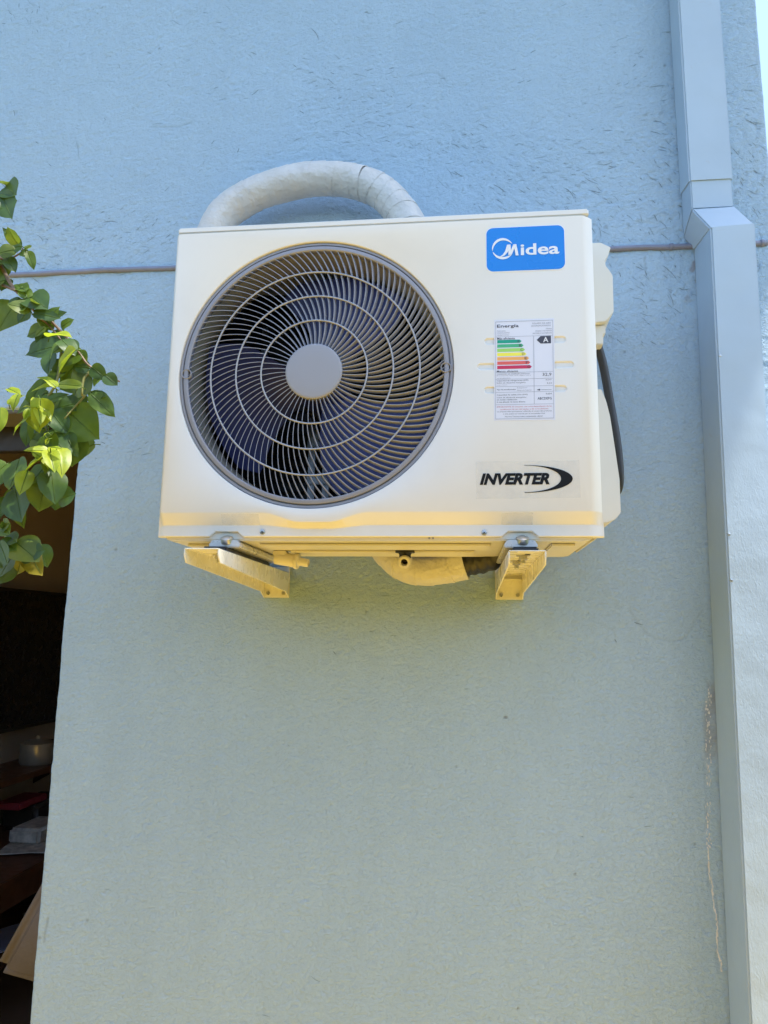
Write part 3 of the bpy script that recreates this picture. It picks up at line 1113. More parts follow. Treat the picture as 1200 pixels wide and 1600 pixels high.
for sx in (-1, 1):
    c = (FX + sx * 0.2205, YF - 0.0006, FZ + 0.0005)
    lathe("screw_cup", [(0.0088, YF + 0.0120), (0.0088, YF + 0.0006), (0.0080, YF + 0.0000), (0.0072, YF + 0.0008), (0.0070, YF + 0.0085), (0.0002, YF + 0.0090)], c, M['rim'], grille, 24)
    lathe("cup_floor", [(0.0069, YF + 0.0078), (0.0002, YF + 0.0079)], c, M['wood'], grille, 20)
    screw("grille_screw", (c[0] + 0.001, YF + 0.0085, c[2] - 0.0025), 0.0036, grille)

# ---- behind the grille
shroud = lathe("fan_shroud", [(0.2330, YF + 0.0165), (0.2260, YF + 0.020), (0.2190, YF + 0.029), (0.2150, YF + 0.042), (0.2140, YF + 0.075), (0.2180, YF + 0.085), (0.2300, YF + 0.088)],
               C3, M['shroud'], ac, 96, sharp=60)
coil = empty("condenser", (0, YF + 0.235, FZ), ac)
box("fin_block", (XL + 0.006, YF + 0.235, Z0 + 0.006), (0.20, YF + 0.262, ZT - 0.004), M['coil'], coil, 0.001)
for i in range(22):
    z = Z0 + 0.022 + i * 0.0235
    tube("coil_tube", [(XL + 0.008, YF + 0.2335, z), (0.195, YF + 0.2335, z)], 0.0032, M['coil'], coil, 8)
box("partition", (0.128, YF + 0.06, Z0 + 0.003), (0.1305, YF + 0.23, ZT - 0.002), M['shroud'], ac, 0.0006)
mount = empty("motor_mount", (FX, YF + 0.19, FZ), ac)
for x in (-0.150, -0.122):
    b = bm_prism([(x, 0.190), (x + 0.013, 0.190), (x + 0.013, 0.204), (x + 0.011, 0.204), (x + 0.011, 0.192), (x, 0.192)], Z0 + 0.006, ZT - 0.004, 'z')
    for v in b.verts: v.co.y += YF
    bm_obj("mount_rail", b, M['inner'], mount)
for z in (FZ - 0.155, FZ - 0.085, FZ + 0.085):
    box("mount_crossbar", (-0.152, YF + 0.186, z), (-0.06, YF + 0.1898, z + 0.018), M['inner'], mount, 0.001)
lathe("motor_body", [(0.002, YF + 0.10), (0.030, YF + 0.10), (0.048, YF + 0.115), (0.050, YF + 0.175), (0.046, YF + 0.186), (0.002, YF + 0.188)], C3, M['motor'], mount, 40)
lathe("motor_ear", [(0.002, YF + 0.168), (0.0155, YF + 0.168), (0.0165, YF + 0.172), (0.0165, YF + 0.1858), (0.002, YF + 0.186)], (FX - 0.022, 0, FZ - 0.075), M['inner'], mount, 24)
# galvanised valve plumbing glimpsed at the right of the opening
for x, r in ((0.045, 0.0045), (0.066, 0.004), (0.077, 0.004)):
    tube("inner_pipe", [(x, YF + 0.225, Z0 + 0.15), (x, YF + 0.222, Z0 + 0.24), (x, YF + 0.226, Z0 + 0.31)], r, M['inner'], mount, 10)
box("inner_plate", (0.015, YF + 0.221, Z0 + 0.195), (0.052, YF + 0.226, Z0 + 0.222), M['inner'], mount, 0.002)
for z in (0.44, 0.395, 0.36):
    box("inner_clip", (-0.262, YF + 0.224, Z0 + z), (-0.250, YF + 0.2305, Z0 + z + 0.018), M['inner'], mount, 0.001)

fan = empty("fan", (FX, YF + 0.07, FZ), ac)
lathe("fan_hub", [(0.002, YF + 0.034), (0.034, YF + 0.035), (0.042, YF + 0.041), (0.046, YF + 0.060), (0.046, YF + 0.098), (0.002, YF + 0.0985)], C3, M['blade'], fan, 48)


def blade(a0):
    V, F = [], []
    nr, na = 10, 12
    for i in range(nr + 1):
        t = i / nr
        r = 0.043 + (0.206 - 0.043) * t
        lead = R(24 + 20 * t ** 1.3)                   # leading edge sweeps forward near the tip
        trail = R(-34 - 8 * math.sin(math.pi * t))
        if t > 0.85:
            lead -= R(14) * ((t - 0.85) / 0.15) ** 2
        for k in range(na + 1):
            u = k / na
            a = a0 + trail + (lead - trail) * u
            y = YF + 0.038 + 0.045 * u + 0.006 * math.sin(math.pi * u) + 0.004 * t
            V.append((FX + r * math.cos(a), y, FZ + r * math.sin(a)))
    for i in range(nr):
        for k in range(na):
            q = i * (na + 1) + k
            F.append((q, q + 1, q + na + 2, q + na + 1))
    b = bmesh.new()
    vs_ = [b.verts.new(v) for v in V]
    for f in F: b.faces.new([vs_[i] for i in f])
    bmesh.ops.recalc_face_normals(b, faces=b.faces[:])
    bmesh.ops.solidify(b, geom=b.faces[:], thickness=0.003)
    return bm_obj("fan_blade", b, M['blade'], fan, smooth=True, sharp=40)


for a in (-45, 75, 195):
    blade(R(a))

# ---- stickers
def rrect(x0, x1, z0, z1, r, n=7):
    out = []
    for cx, cz, a0 in ((x1 - r, z0 + r, -90), (x1 - r, z1 - r, 0), (x0 + r, z1 - r, 90), (x0 + r, z0 + r, 180)):
        for i in range(n + 1):
            a = R(a0 + 90 * i / n)
            out.append((cx + r * math.cos(a), cz + r * math.sin(a)))
    return out


LX0, LX1, LZ0, LZ1 = 0.1830, 0.3138, Z0 + 0.4405, Z0 + 0.5215
bs_ = poly_xz("brand_sticker", rrect(LX0, LX1, LZ0, LZ1, 0.0125), YF - 0.0005, M['white'], ac, 0.0005)
tag(bs_, "blue rounded brand sticker with white lettering")
poly_xz("blue_field", rrect(LX0 + 0.0014, LX1 - 0.0014, LZ0 + 0.0014, LZ1 - 0.0014, 0.0112), YF - 0.00075, M['blue'], bs_)


def lg(px, py):                            # logo drawing units -> sticker plane
    return (LX0 + (px - 143) / (1078 - 143) * (LX1 - LX0), LZ1 - (py - 178 + (px - 610) * 0.028) / (706 - 178 + 0) * (LZ1 - LZ0) * 0.985)


yl = YF - 0.0011


def crescent(a0, a1, w, cx=345, cy=447, rad=122, n=30):
    o, i_ = [], []
    for k in range(n + 1):
        t = k / n
        a = R(a0 + (a1 - a0) * t)
        ww = w * math.sin(math.pi * t) ** 0.7 + 1.5
        o.append(lg(cx + (rad + 4) * math.cos(a), cy - (rad + 4) * math.sin(a)))
        i_.append(lg(cx + (rad + 4 - ww) * math.cos(a), cy - (rad + 4 - ww) * math.sin(a)))
    return o + i_[::-1]


poly_xz("emblem_arc", crescent(28, 192, 27), yl, M['white'], bs_)
poly_xz("emblem_arc", crescent(197, 330, 26), yl, M['white'], bs_)
for n_, pl_ in enumerate(([(308, 543), (345, 518), (374, 476), (388, 430), (395, 402), (436, 401), (428, 440), (404, 488), (368, 528), (335, 543)],
            [(402, 402), (437, 401), (441, 470), (470, 400), (505, 398), (478, 455), (450, 520), (410, 524), (412, 470)],
            [(472, 399), (505, 398), (530, 530), (496, 533), (482, 450)])):
    poly_xz("emblem_stroke", [lg(*p) for p in pl_], yl - 0.00025 * (n_ + 1), M['white'], bs_)
a_, b_ = lg(555, 532), lg(1005, 384)
text("lettering", "idea", a_[0], b_[0], a_[1] + 0.0004, b_[1] + 0.0004, yl, M['white'], bs_, bold=0.022, res=4)

inv = poly_xz("inverter_sticker", [(0.1645, Z0 + 0.0575), (0.3255, Z0 + 0.0585), (0.3250, Z0 + 0.1185), (0.1640, Z0 + 0.1175)], YF - 0.0003, M['film'], ac, 0.0002)
text("lettering", "INVERTER", 0.1700, 0.2790, Z0 + 0.0798, Z0 + 0.0985, YF - 0.0006, M['black'], inv, shear=0.28, bold=0.05, res=4)
o_, i_ = [], []
for k in range(33):
    a = R(-90 + 180 * k / 32)
    o_.append((0.2400 + 0.0745 * math.cos(a), Z0 + 0.0890 + 0.0222 * math.sin(a)))
    i_.append((0.2400 + 0.0565 * math.cos(a), Z0 + 0.0892 + 0.0216 * math.sin(a)))
poly_xz("swoosh", o_ + i_[::-1], YF - 0.0006, M['black'], inv)

# energy label
EX0, EX1, EZ0, EZ1 = 0.1948, 0.2912, Z0 + 0.1850, Z0 + 0.3562
lab = poly_xz("energy_label", [(EX0 - 0.0012, EZ0), (EX1 - 0.0010, EZ0 - 0.0006), (EX1 + 0.0012, EZ1), (EX0 + 0.0012, EZ1 + 0.0002)], YF - 0.0004, M['paper'], ac, 0.0004)
tag(lab, "white energy rating label with coloured efficiency arrows")


def lp(u, v): return (EX0 + u * (EX1 - EX0) + (0.5 - v) * 0.0022, EZ1 - v * (EZ1 - EZ0))


def bar(name, poly, mat, dy=0.0006): return poly_xz(name, [lp(*p) for p in poly], YF - dy, mat, lab, 0.0001)


ARW = [((0.000, 0.32, 0.20)), ((0.06, 0.42, 0.19)), ((0.36, 0.66, 0.12)), ((0.90, 0.82, 0.07)), ((0.88, 0.42, 0.10)), ((0.74, 0.12, 0.09)), ((0.58, 0.02, 0.08))]
tips = (0.457, 0.490, 0.513, 0.538, 0.582, 0.601, 0.626)
for i, (c, tp) in enumerate(zip(ARW, tips)):
    v = 0.221 + i * 0.0429
    mt = simple("arrow_ink", c, 0.4, var=0.03)
    bar("efficiency_arrow", [(0.05, v - 0.0165), (tp - 0.03, v - 0.0165), (tp, v), (tp - 0.03, v + 0.0165), (0.05, v + 0.0165)], mt)
    p0, p1 = lp(tp - 0.075, v + 0.0125), lp(tp - 0.035, v - 0.0125)
    text("lettering", "ABCDEFG"[i], p0[0], p1[0], p0[1], p1[1], YF - 0.0009, M['ink'], lab)
bar("rating_arrow", [(0.707, 0.2135), (0.773, 0.1765), (0.945, 0.1755), (0.945, 0.2505), (0.773, 0.2505)], M['ink'])
p0, p1 = lp(0.815, 0.239), lp(0.90, 0.187)
text("lettering", "A", p0[0], p1[0], p0[1], p1[1], YF - 0.0009, M['white'], lab, bold=0.015)
for v in (0.172, 0.530, 0.596, 0.668, 0.725, 0.846):
    bar("rule_line", [(0.03, v - 0.0011), (0.97, v - 0.0011), (0.97, v + 0.0011), (0.03, v + 0.0011)], M['inkgrey'])
bar("rule_line", [(0.657, 0.172), (0.662, 0.172), (0.662, 0.846), (0.657, 0.846)], M['inkgrey'], 0.0007)
for (u0, u1, v0_, v1_) in ((0.022, 0.026, 0.02, 0.985), (0.974, 0.978, 0.02, 0.985), (0.022, 0.978, 0.018, 0.0205), (0.022, 0.978, 0.983, 0.9855)):
    bar("rule_line", [(u0, v0_), (u1, v0_), (u1, v1_), (u0, v1_)], M['inkgrey'], 0.0008)


def t(s, u0, u1, v0_, v1_, mat='ink', bold=0.0, keep=None):
    p0, p1 = lp(u0, v1_), lp(u1, v0_)
    text("lettering", s, p0[0], p1[0], p0[1], p1[1], YF - 0.0007, M[mat], lab, bold=bold, res=2, keep=keep)


t("Energía", 0.048, 0.41, 0.048, 0.088, 'ink', 0.012)
t("EQUIPO DE AIRE", 0.64, 0.945, 0.040, 0.055, 'inkgrey')
t("ACONDICIONADO", 0.62, 0.945, 0.064, 0.079, 'inkgrey')
for s, u1, v in (("Fabricante", 0.19, 0.112), ("Unidad exterior", 0.26, 0.132), ("Unidad interior", 0.25, 0.154)):
    t(s, 0.05, u1, v - 0.006, v + 0.006, 'inkgrey')
for s, u0, v in (("Midea", 0.865, 0.102), ("MODELO EXTERIOR", 0.69, 0.124), ("MODELO INTERIOR", 0.645, 0.147)):
    t(s, u0, 0.96, v - 0.006, v + 0.006, 'inkgrey')
t("Más eficiente", 0.05, 0.345, 0.178, 0.202, 'ink', 0.004)
t("Menos eficiente", 0.045, 0.395, 0.508, 0.526, 'ink', 0.004)
t("CONSUMO DE ENERGÍA (kWh/mes)", 0.045, 0.59, 0.538, 0.553, 'ink')
t("El consumo real varía según uso y", 0.045, 0.61, 0.557, 0.567, 'inkgrey')
t("su localización", 0.045, 0.27, 0.580, 0.590, 'inkgrey')
t("32,9", 0.80, 0.945, 0.543, 0.577, 'ink')
t("Capacidad de refrigeración (kW)", 0.045, 0.565, 0.604, 0.620, 'ink')
t("Índice de eficiencia energética", 0.045, 0.52, 0.624, 0.641, 'ink')
t("(carga completa)", 0.045, 0.215, 0.649, 0.658, 'inkgrey')
t("3,517", 0.85, 0.945, 0.604, 0.619, 'ink')
t("3,21", 0.87, 0.945, 0.637, 0.653, 'ink')
t("Tipo de acondicionador", 0.045, 0.36, 0.692, 0.708, 'ink', 0.01)
t("Refrigeración", 0.38, 0.545, 0.680, 0.691, 'inkgrey')
t("Refrigeración/Calefacción", 0.38, 0.62, 0.703, 0.715, 'inkgrey')
bar("pointer_arrow", [(0.70, 0.707), (0.755, 0.698), (0.755, 0.7058), (0.945, 0.7058), (0.945, 0.7082), (0.755, 0.7082), (0.755, 0.716)], M['ink'])
t("Capacidad de calefacción (kW)", 0.045, 0.55, 0.744, 0.760, 'ink')
t("3,634", 0.85, 0.945, 0.740, 0.756, 'ink')
t("Clase de eficiencia energética", 0.045, 0.53, 0.770, 0.786, 'ink')
t("en modo calefacción", 0.045, 0.38, 0.790, 0.804, 'ink')
t("A: más eficiente  G: menos eficiente", 0.045, 0.51, 0.813, 0.827, 'ink')
t("ABCDEFG", 0.715, 0.945, 0.780, 0.804, 'ink', 0.006)
t("IMPORTANTE: El consumo real varía dependiendo de las", 0.045, 0.945, 0.862, 0.877, 'inkred')
t("condiciones de uso del equipo y de su localización", 0.10, 0.89, 0.886, 0.901, 'inkred')
t("La etiqueta debe permanecer adherida al cuerpo del producto", 0.05, 0.945, 0.908, 0.922, 'ink')
t("y sólo podrá ser retirada por el consumidor final", 0.15, 0.83, 0.931, 0.945, 'ink')
t("Norma Técnica sobre etiquetado oficial", 0.18, 0.79, 0.957, 0.972, 'ink')

# clear packing tape left on the falling band
def band_pt(x, s, off=0.0006):
    z = z_top(x) - 0.002 + (z_bot(x) + 0.0022 - z_top(x) + 0.002) * s
    y = YF + 0.0009 + (0.0150 - 0.0009) * s
    return (x, y - off, z - off * 0.6)


for x0, x1 in ((-0.252, -0.188), (0.204, 0.253)):
    n = 10
    V = [band_pt(x0 + (x1 - x0) * i / n, s) for i in range(n + 1) for s in (0.04, 0.97)]
    V += [(v[0], v[1] + 0.0003, v[2] + 0.0003) for v in V]
    F = [(2 * i, 2 * i + 1, 2 * i + 3, 2 * i + 2) for i in range(n)]
    obj("packing_tape", V[:2 * n + 2], F, M['tapeclear'], ac)

# ---- electrical cover and valve cover on the right flank
YC0, YC1 = -0.262, -0.150
cov = [(0.357, 2.262), (0.397, 2.263), (0.4155, 2.2525), (0.4100, 2.236), (0.4045, 2.2265), (0.4050, 2.2165), (0.4110, 2.208), (0.4168, 2.1965), (0.4160, 2.1270), (0.4070, 2.1150), (0.4000, 2.1080), (0.357, 2.105)]
prism("electrical_cover", cov, YC0, YC1, M['plastic'], ac, 'y', 0.0012, 2)
prism("cable_spout", [(0.357, 2.107), (0.4030, 2.107), (0.4028, 2.0905), (0.3985, 2.0885), (0.3980, 2.0700), (0.357, 2.0700)], YC0 + 0.012, YC0 + 0.07, M['plastic'], ac, 'y', 0.0015, 2)
lowc = [(0.357, 1.985), (0.3915, 1.985), (0.3990, 1.962), (0.4045, 1.935), (0.4110, 1.875), (0.4165, 1.820), (0.4165, 1.760), (0.4060, 1.748), (0.3915, 1.742), (0.357, 1.742)]
prism("valve_cover", lowc, YC0 + 0.010, YC1 + 0.005, M['plastic'], ac, 'y', 0.0015, 2)

# ---- drain fittings under the pan
lathe("drain_stub", [(0.0002, 0.0), (0.0120, 0.0), (0.0125, 0.004), (0.0125, 0.036), (0.0115, 0.038), (0.0145, 0.0385), (0.0150, 0.041), (0.0145, 0.0445), (0.0090, 0.045), (0.0078, 0.047), (0.0074, 0.063), (0.0060, 0.064), (0.0058, 0.05), (0.0002, 0.05)],
      (-0.202, -0.22, Z0 - 0.0185), M['pvc'], ac, 28, direction=(1, -0.05, -0.17))
box("drain_saddle", (-0.205, -0.232, Z0 - 0.0165), (-0.180, -0.208, Z0 - 0.0055), M['pvc'], ac, 0.002)
lathe("drain_elbow", [(0.0002, -0.025), (0.0112, -0.025), (0.0115, 0.0), (0.0110, 0.008), (0.0102, 0.0095), (0.0070, 0.0095), (0.0060, 0.008), (0.0058, -0.012), (0.0002, -0.0125)],
      (0.040, -0.250, Z0 - 0.0285), M['pvc'], ac, 28, direction=(0, -1, -0.25))
lathe("drain_socket", [(0.0002, 0.0), (0.017, 0.0), (0.0175, 0.002), (0.0175, 0.005), (0.0125, 0.0055), (0.0105, 0.0085), (0.0105, 0.022), (0.0002, 0.022)],
      (0.040, -0.240, Z0 - 0.0062), M['rubber'], ac, 28, direction=(0, 0, -1))
lathe("drain_bore", [(0.0057, -0.0005), (0.0002, -0.0004)], (0.040, -0.250 + 0.0085, Z0 - 0.0285 + 0.0022), M['hole'], ac, 20, direction=(0, -1, -0.25))

# ================================================================== BRACKETS
def bracket(xc, w, label, bolts, yf):
    zt = Z0 - 0.029
    zb = 1.6195
    th = 0.0018
    root = empty("wall_bracket", (xc, 0, zb))
    tag(root, label, "bracket", "steel brackets under the air conditioner")
    x0, x1 = xc - w / 2, xc + w / 2
    box("arm_plate", (x0, yf, zt - th), (x1, -0.004, zt), M['bracket'], root, 0.0008)
    web = [(yf + 0.002, zt - th * 0.5), (yf, zt - 0.010), (yf + 0.010, zt - 0.022), (-0.030, zb + 0.012), (-0.004, zb + 0.001), (-0.004, zt - th * 0.5)]
    prism("arm_web", web, x0 - 0.0004, x0 + th, M['bracket'], root, 'x', 0.0006)
    prism("arm_web", web, x1 - th, x1 + 0.0004, M['bracket'], root, 'x', 0.0006)
    box("wall_plate", (x0 - 0.0012, -0.0038, zb), (x1 + 0.0012, -0.0006, zt + 0.012), M['bracket'], root, 0.0006)
    box("stiffener", (x0 + th, -0.0100, zt - 0.014), (x1 - th, -0.0040, zt - 0.010), M['bracket'], root, 0.001)
    for dx in (-0.017, 0.017):
        lathe("anchor_bolt", [(0.0045, -0.001), (0.0045, 0.003), (0.0015, 0.0034), (0.0001, 0.0034)], (xc + dx, -0.0035, zb + 0.010), M['screw'], root, 6, direction=(0, -1, 0))
    for y, dx in bolts:
        c = (xc + dx, y, zt - th)
        lathe("washer", [(0.0002, 0.0), (0.0105, 0.0), (0.0105, 0.0014), (0.0002, 0.0015)], c, M['screw'], root, 20, direction=(0, 0, -1))
        lathe("nut", [(0.0068, 0.0014), (0.0068, 0.0070), (0.0060, 0.0076), (0.0035, 0.0077)], c, M['screw'], root, 6, direction=(0, 0, -1))
        lathe("bolt_end", [(0.0036, 0.0070), (0.0036, 0.0130), (0.0030, 0.0138), (0.0002, 0.0139)], c, M['screw'], root, 14, direction=(0, 0, -1))
        box("bolt_slot", (c[0] + 0.002, c[1] - 0.020, c[2] - 0.0004), (c[0] + 0.010, c[1] - 0.009, c[2] + 0.0002), M['slot'], root, 0)
    # rubber pad and the zinc foot of the unit that stands on it
    box("rubber_pad", (xc - 0.020, -0.405, zt + 0.0003), (xc + 0.020, -0.135, zt + 0.0095), M['rubber'], root, 0.0025)
    return root


bracket(0.2385, 0.055, "white steel wall bracket under the right end of the air conditioner", ((-0.385, -0.002), (-0.300, -0.006)), -0.440)
bracket(-0.2555, 0.055, "white steel wall bracket under the left end of the air conditioner", ((-0.385, 0.002), (-0.300, 0.004)), -0.462)

for xc, sgn in ((0.2335, 1), (-0.2455, -1)):
    zt = Z0 - 0.0190
    # foot pressed from sheet: flat sole, sloping ends running up to the pan
    prism("mounting_foot", [(xc - 0.026, zt), (xc + 0.026, zt), (xc + 0.027, zt + 0.004), (xc + 0.021, zt + 0.0125), (xc - 0.021, zt + 0.0125), (xc - 0.027, zt + 0.004)],
          YF + 0.008, YB + 0.012, M['foot'], ac, 'y', 0.0016)
    lathe("foot_bolt", [(0.0002, 0.0085), (0.006, 0.008), (0.0105, 0.0056), (0.0110, 0.0), (0.0110, -0.002)], (xc + 0.003, YF + 0.014, zt + 0.0110), M['screw'], ac, 16, direction=(0, -0.5, 1))

# ================================================================== WRAPPED PIPE
pp = empty("insulated_pipe", (-0.14, -0.07, 2.55))
tag(pp, "thick pipe bundle wrapped in off-white tape looping over and under the unit", "pipe")
PTS = [(-0.36, -0.030, 2.10), (-0.418, -0.066, 2.25), (-0.428, -0.070, 2.37), (-0.3977, -0.07, 2.4685), (-0.346, -0.07, 2.5130), (-0.292, -0.07, 2.5370), (-0.2172, -0.07, 2.5530),
       (-0.144, -0.07, 2.5530), (-0.0784, -0.07, 2.5390), (-0.0300, -0.07, 2.5100), (0.0080, -0.07, 2.4680), (0.036, -0.07, 2.410), (0.055, -0.07, 2.29), (0.045, -0.07, 2.14),
       (0.005, -0.07, 1.98), (-0.028, -0.07, 1.84), (-0.022, -0.07, 1.745), (0.018, -0.074, 1.694), (0.064, -0.078, 1.6785), (0.108, -0.082, 1.683), (0.146, -0.087, 1.692)]
path = catmull(PTS, 14)
S = [0.0]
for a, b2 in zip(path, path[1:]): S.append(S[-1] + (b2 - a).length)
FRM = frames(path)


def at_s(s):
    s = max(0, min(S[-1] - 1e-6, s))
    lo = 0
    while S[lo + 1] < s: lo += 1
    t_ = (s - S[lo]) / (S[lo + 1] - S[lo])
    return path[lo].lerp(path[lo + 1], t_), FRM[lo][0].lerp(FRM[lo + 1][0], t_).normalized(), FRM[lo][1].lerp(FRM[lo + 1][1], t_).normalized()


rng = random.Random(11)
s = 0.0
k = 0
R0 = 0.0370
while s < S[-1] - 0.01:
    pitch = rng.uniform(0.024, 0.041)
    wrap_len = pitch + 0.010
    tilt = rng.uniform(0.0, 2 * math.pi)
    tl_amt = rng.uniform(0.003, 0.009)
    V, F = [], []
    seg, rings = 20, 4
    for i in range(rings + 1):
        u = i / rings
        for j in range(seg):
            a = 2 * math.pi * j / seg
            ss = s + wrap_len * u + tl_amt * math.cos(a - tilt)
            p, n, bb = at_s(ss)
            rr = R0 + 0.0013 * u - 0.0004                                  # each turn starts beneath the one before it
            rr += 0.0020 * noise.noise(Vector((math.cos(a) * 1.6, math.sin(a) * 1.6, ss * 16)))
            rr += 0.0011 * noise.noise(Vector((math.cos(a) * 4, math.sin(a) * 4, ss * 60 + k)))
            V.append(p + n * (math.cos(a) * rr) + bb * (math.sin(a) * rr))
    for i in range(rings):
        for j in range(seg):
            j2 = (j + 1) % seg
            F.append((i * seg + j, i * seg + j2, (i + 1) * seg + j2, (i + 1) * seg + j))
    # turned-in edge so that the turn has a thickness
    base = len(V)
    for j in range(seg):
        p = V[rings * seg + j]
        a = 2 * math.pi * j / seg
        c, n, bb = at_s(s + wrap_len + tl_amt * math.cos(a - tilt))
        V.append(p.lerp(c, 0.045))
    for j in range(seg):
        j2 = (j + 1) % seg
        F.append((rings * seg + j, rings * seg + j2, base + j2, base + j))
    o = obj("tape_wrap", V, F, M['tape'], pp, smooth=True)
    o.data.set_sharp_from_angle(angle=R(55))
    s += pitch
    k += 1
tube("foam_core", path[::3] + [path[-1]], 0.0335, M['tape'], pp, 16)
tube("insulation_sleeve", catmull([(0.128, -0.085, 1.688), (0.160, -0.090, 1.694), (0.195, -0.100, 1.702), (0.235, -0.118, 1.725)], 8), lambda t_: 0.031 + 0.0015 * math.sin(t_ * 40), M['sleeve'], pp, 16)

# ================================================================== CABLE
cb = empty("power_cable", (0.43, -0.19, 1.80))
tag(cb, "black power cable hanging in a loop beside the right flank of the unit", "cable")
tube("cable_sheath", catmull([(0.385, -0.225, 2.12), (0.392, -0.222, 2.085), (0.4035, -0.212, 2.045), (0.4160, -0.20, 1.975), (0.4265, -0.195, 1.900), (0.4300, -0.19, 1.840), (0.4265, -0.180, 1.812), (0.414, -0.160, 1.806), (0.402, -0.140, 1.835), (0.398, -0.135, 1.90)], 10),
     0.0078, M['cable'], cb, 14)

# ================================================================== THINGS IN THE ROOM
tv = empty("television", (-1.99, 1.75, 1.07))
tag(tv, "large dark television on the wall of the dim room seen through the doorway", "television")
box("tv_case", (-1.995, 1.20, 1.070), (-1.945, 2.28, 1.729), M['frame'], tv, 0.006)
box("tv_screen", (-1.9455, 1.215, 1.088), (-1.9435, 2.265, 1.714), M['tv'], tv, 0)

sh = empty("wall_shelf", (-1.85, 1.75, 0.90))
tag(sh, "dark wooden shelf below the television in the dim room", "shelf")
box("shelf_board", (-1.998, 1.15, 0.895), (-1.74, 2.26, 0.922), M['wood'], sh, 0.003)
for y in (1.35, 2.05):
    prism("shelf_support", [(-1.998, 0.894), (-1.80, 0.894), (-1.998, 0.78)], y, y + 0.02, M['wood'], sh, 'y')


def pot(name, c, r, h, mat, label, lid=True):
    root = empty(name, c)
    tag(root, label, "pot")
    lathe("pot_body", [(0.0005, 0.0), (r * 0.92, 0.0), (r, 0.01), (r, h), (r * 0.94, h), (r * 0.92, 0.02), (0.0005, 0.02)], c, M[mat], root, 28, direction=(0, 0, 1))
    if lid:
        lathe("pot_lid", [(r * 1.04, h + 0.001), (r * 1.04, h + 0.008), (r * 0.6, h + 0.022), (r * 0.12, h + 0.026), (r * 0.12, h + 0.04), (0.0005, h + 0.042)], c, M[mat], root, 28, direction=(0, 0, 1))
    return root


pot("steel_pot", (-1.84, 1.80, 0.923), 0.075, 0.085, 'steel', "pale metal pot with a lid on the shelf below the television")
pot("canister", (-1.86, 1.985, 0.923), 0.032, 0.08, 'frame', "small dark canister on the shelf beside the pale pot", lid=False)
jar = tag(lathe("jar", [(0.0005, 0.0), (0.02, 0.0), (0.022, 0.004), (0.022, 0.05), (0.015, 0.06), (0.015, 0.07), (0.0005, 0.071)], (-1.82, 1.90, 0.923), M['steel'], None, 20, direction=(0, 0, 1)),
          "small pale jar between the pot and the dark canister on the shelf", "jar")

dk = empty("desk", (-1.7, 1.6, 0.02))
tag(dk, "dark reddish wooden desk standing against the left wall of the room", "desk")
box("desk_top", (-1.995, 0.90, 0.615), (-1.50, 2.20, 0.645), M['wood'], dk, 0.004)
for x, y in ((-1.96, 0.94), (-1.56, 0.94), (-1.96, 2.12), (-1.56, 2.12)):
    box("desk_leg", (x, y, 0.021), (x + 0.05, y + 0.05, 0.614), M['wood'], dk, 0.003)
box("desk_apron", (-1.55, 0.992, 0.52), (-1.53, 2.118, 0.613), M['wood'], dk, 0.002)
box("desk_shelf", (-1.955, 0.992, 0.30), (-1.56, 2.118, 0.32), M['wood'], dk, 0.002)


def sheet(name, c, w, d, rot, mat, label, th=0.004):
    b = bm_box((-w / 2, -d / 2, 0), (w / 2, d / 2, th), 0.0)
    bmesh.ops.subdivide_edges(b, edges=b.edges[:], cuts=3, use_grid_fill=True)
    for v in b.verts:
        v.co.z += 0.010 * noise.noise(v.co * 9 + Vector(c)) + 0.006
    bmesh.ops.rotate(b, verts=b.verts, cent=(0, 0, 0), matrix=Matrix.Rotation(rot, 3, 'Z'))
    bmesh.ops.translate(b, verts=b.verts, vec=c)
    return tag(bm_obj(name, b, M[mat], None, c), label, "paper")


sheet("newspaper", (-1.64, 1.55, 0.646), 0.24, 0.34, 0.3, 'papermix', "open printed paper lying at the front edge of the desk")
bag = tag(box("dark_case", (-1.93, 1.70, 0.647), (-1.76, 2.0, 0.76), M['frame'], None, 0.02, 3, origin=(-1.85, 1.85, 0.647)), "dark box shaped case standing at the back of the desk", "case")
pk = tag(box("red_packet", (-1.90, 1.60, 0.7605), (-1.78, 1.82, 0.79), M['magenta'], None, 0.006, 2, origin=(-1.84, 1.7, 0.7605)), "red packet lying on the dark case on the desk", "packet")
sheet("magazine", (-1.66, 1.40, 0.322), 0.22, 0.30, -0.5, 'paperblue', "bluish magazine on the lower shelf of the desk")
sheet("leaflet", (-1.62, 1.62, 0.322), 0.16, 0.24, 0.7, 'papermix', "crumpled printed leaflet on the lower shelf of the desk")

for nm, lo, hi, mt, lb, ct in (
    ("tin_box", (-1.93, 2.03, 0.923), (-1.80, 2.13, 0.99), 'wood', "small brown box at the far end of the shelf below the television", "box"),
    ("book", (-1.72, 1.78, 0.647), (-1.58, 1.98, 0.672), 'paperblue', "thin bluish book lying on the desk in front of the dark case", "book"),
    ("cloth_bundle", (-1.76, 1.50, 0.65), (-1.62, 1.72, 0.715), 'papermix', "pale crumpled bundle on the desk beside the printed paper", "bundle"),
    ("storage_box", (-1.93, 1.75, 0.322), (-1.66, 2.08, 0.47), 'frame', "dark storage box on the lower shelf of the desk", "box")):
    tag(box(nm, lo, hi, M[mt], None, 0.012, 3, origin=((lo[0] + hi[0]) / 2, (lo[1] + hi[1]) / 2, lo[2])), lb, ct)

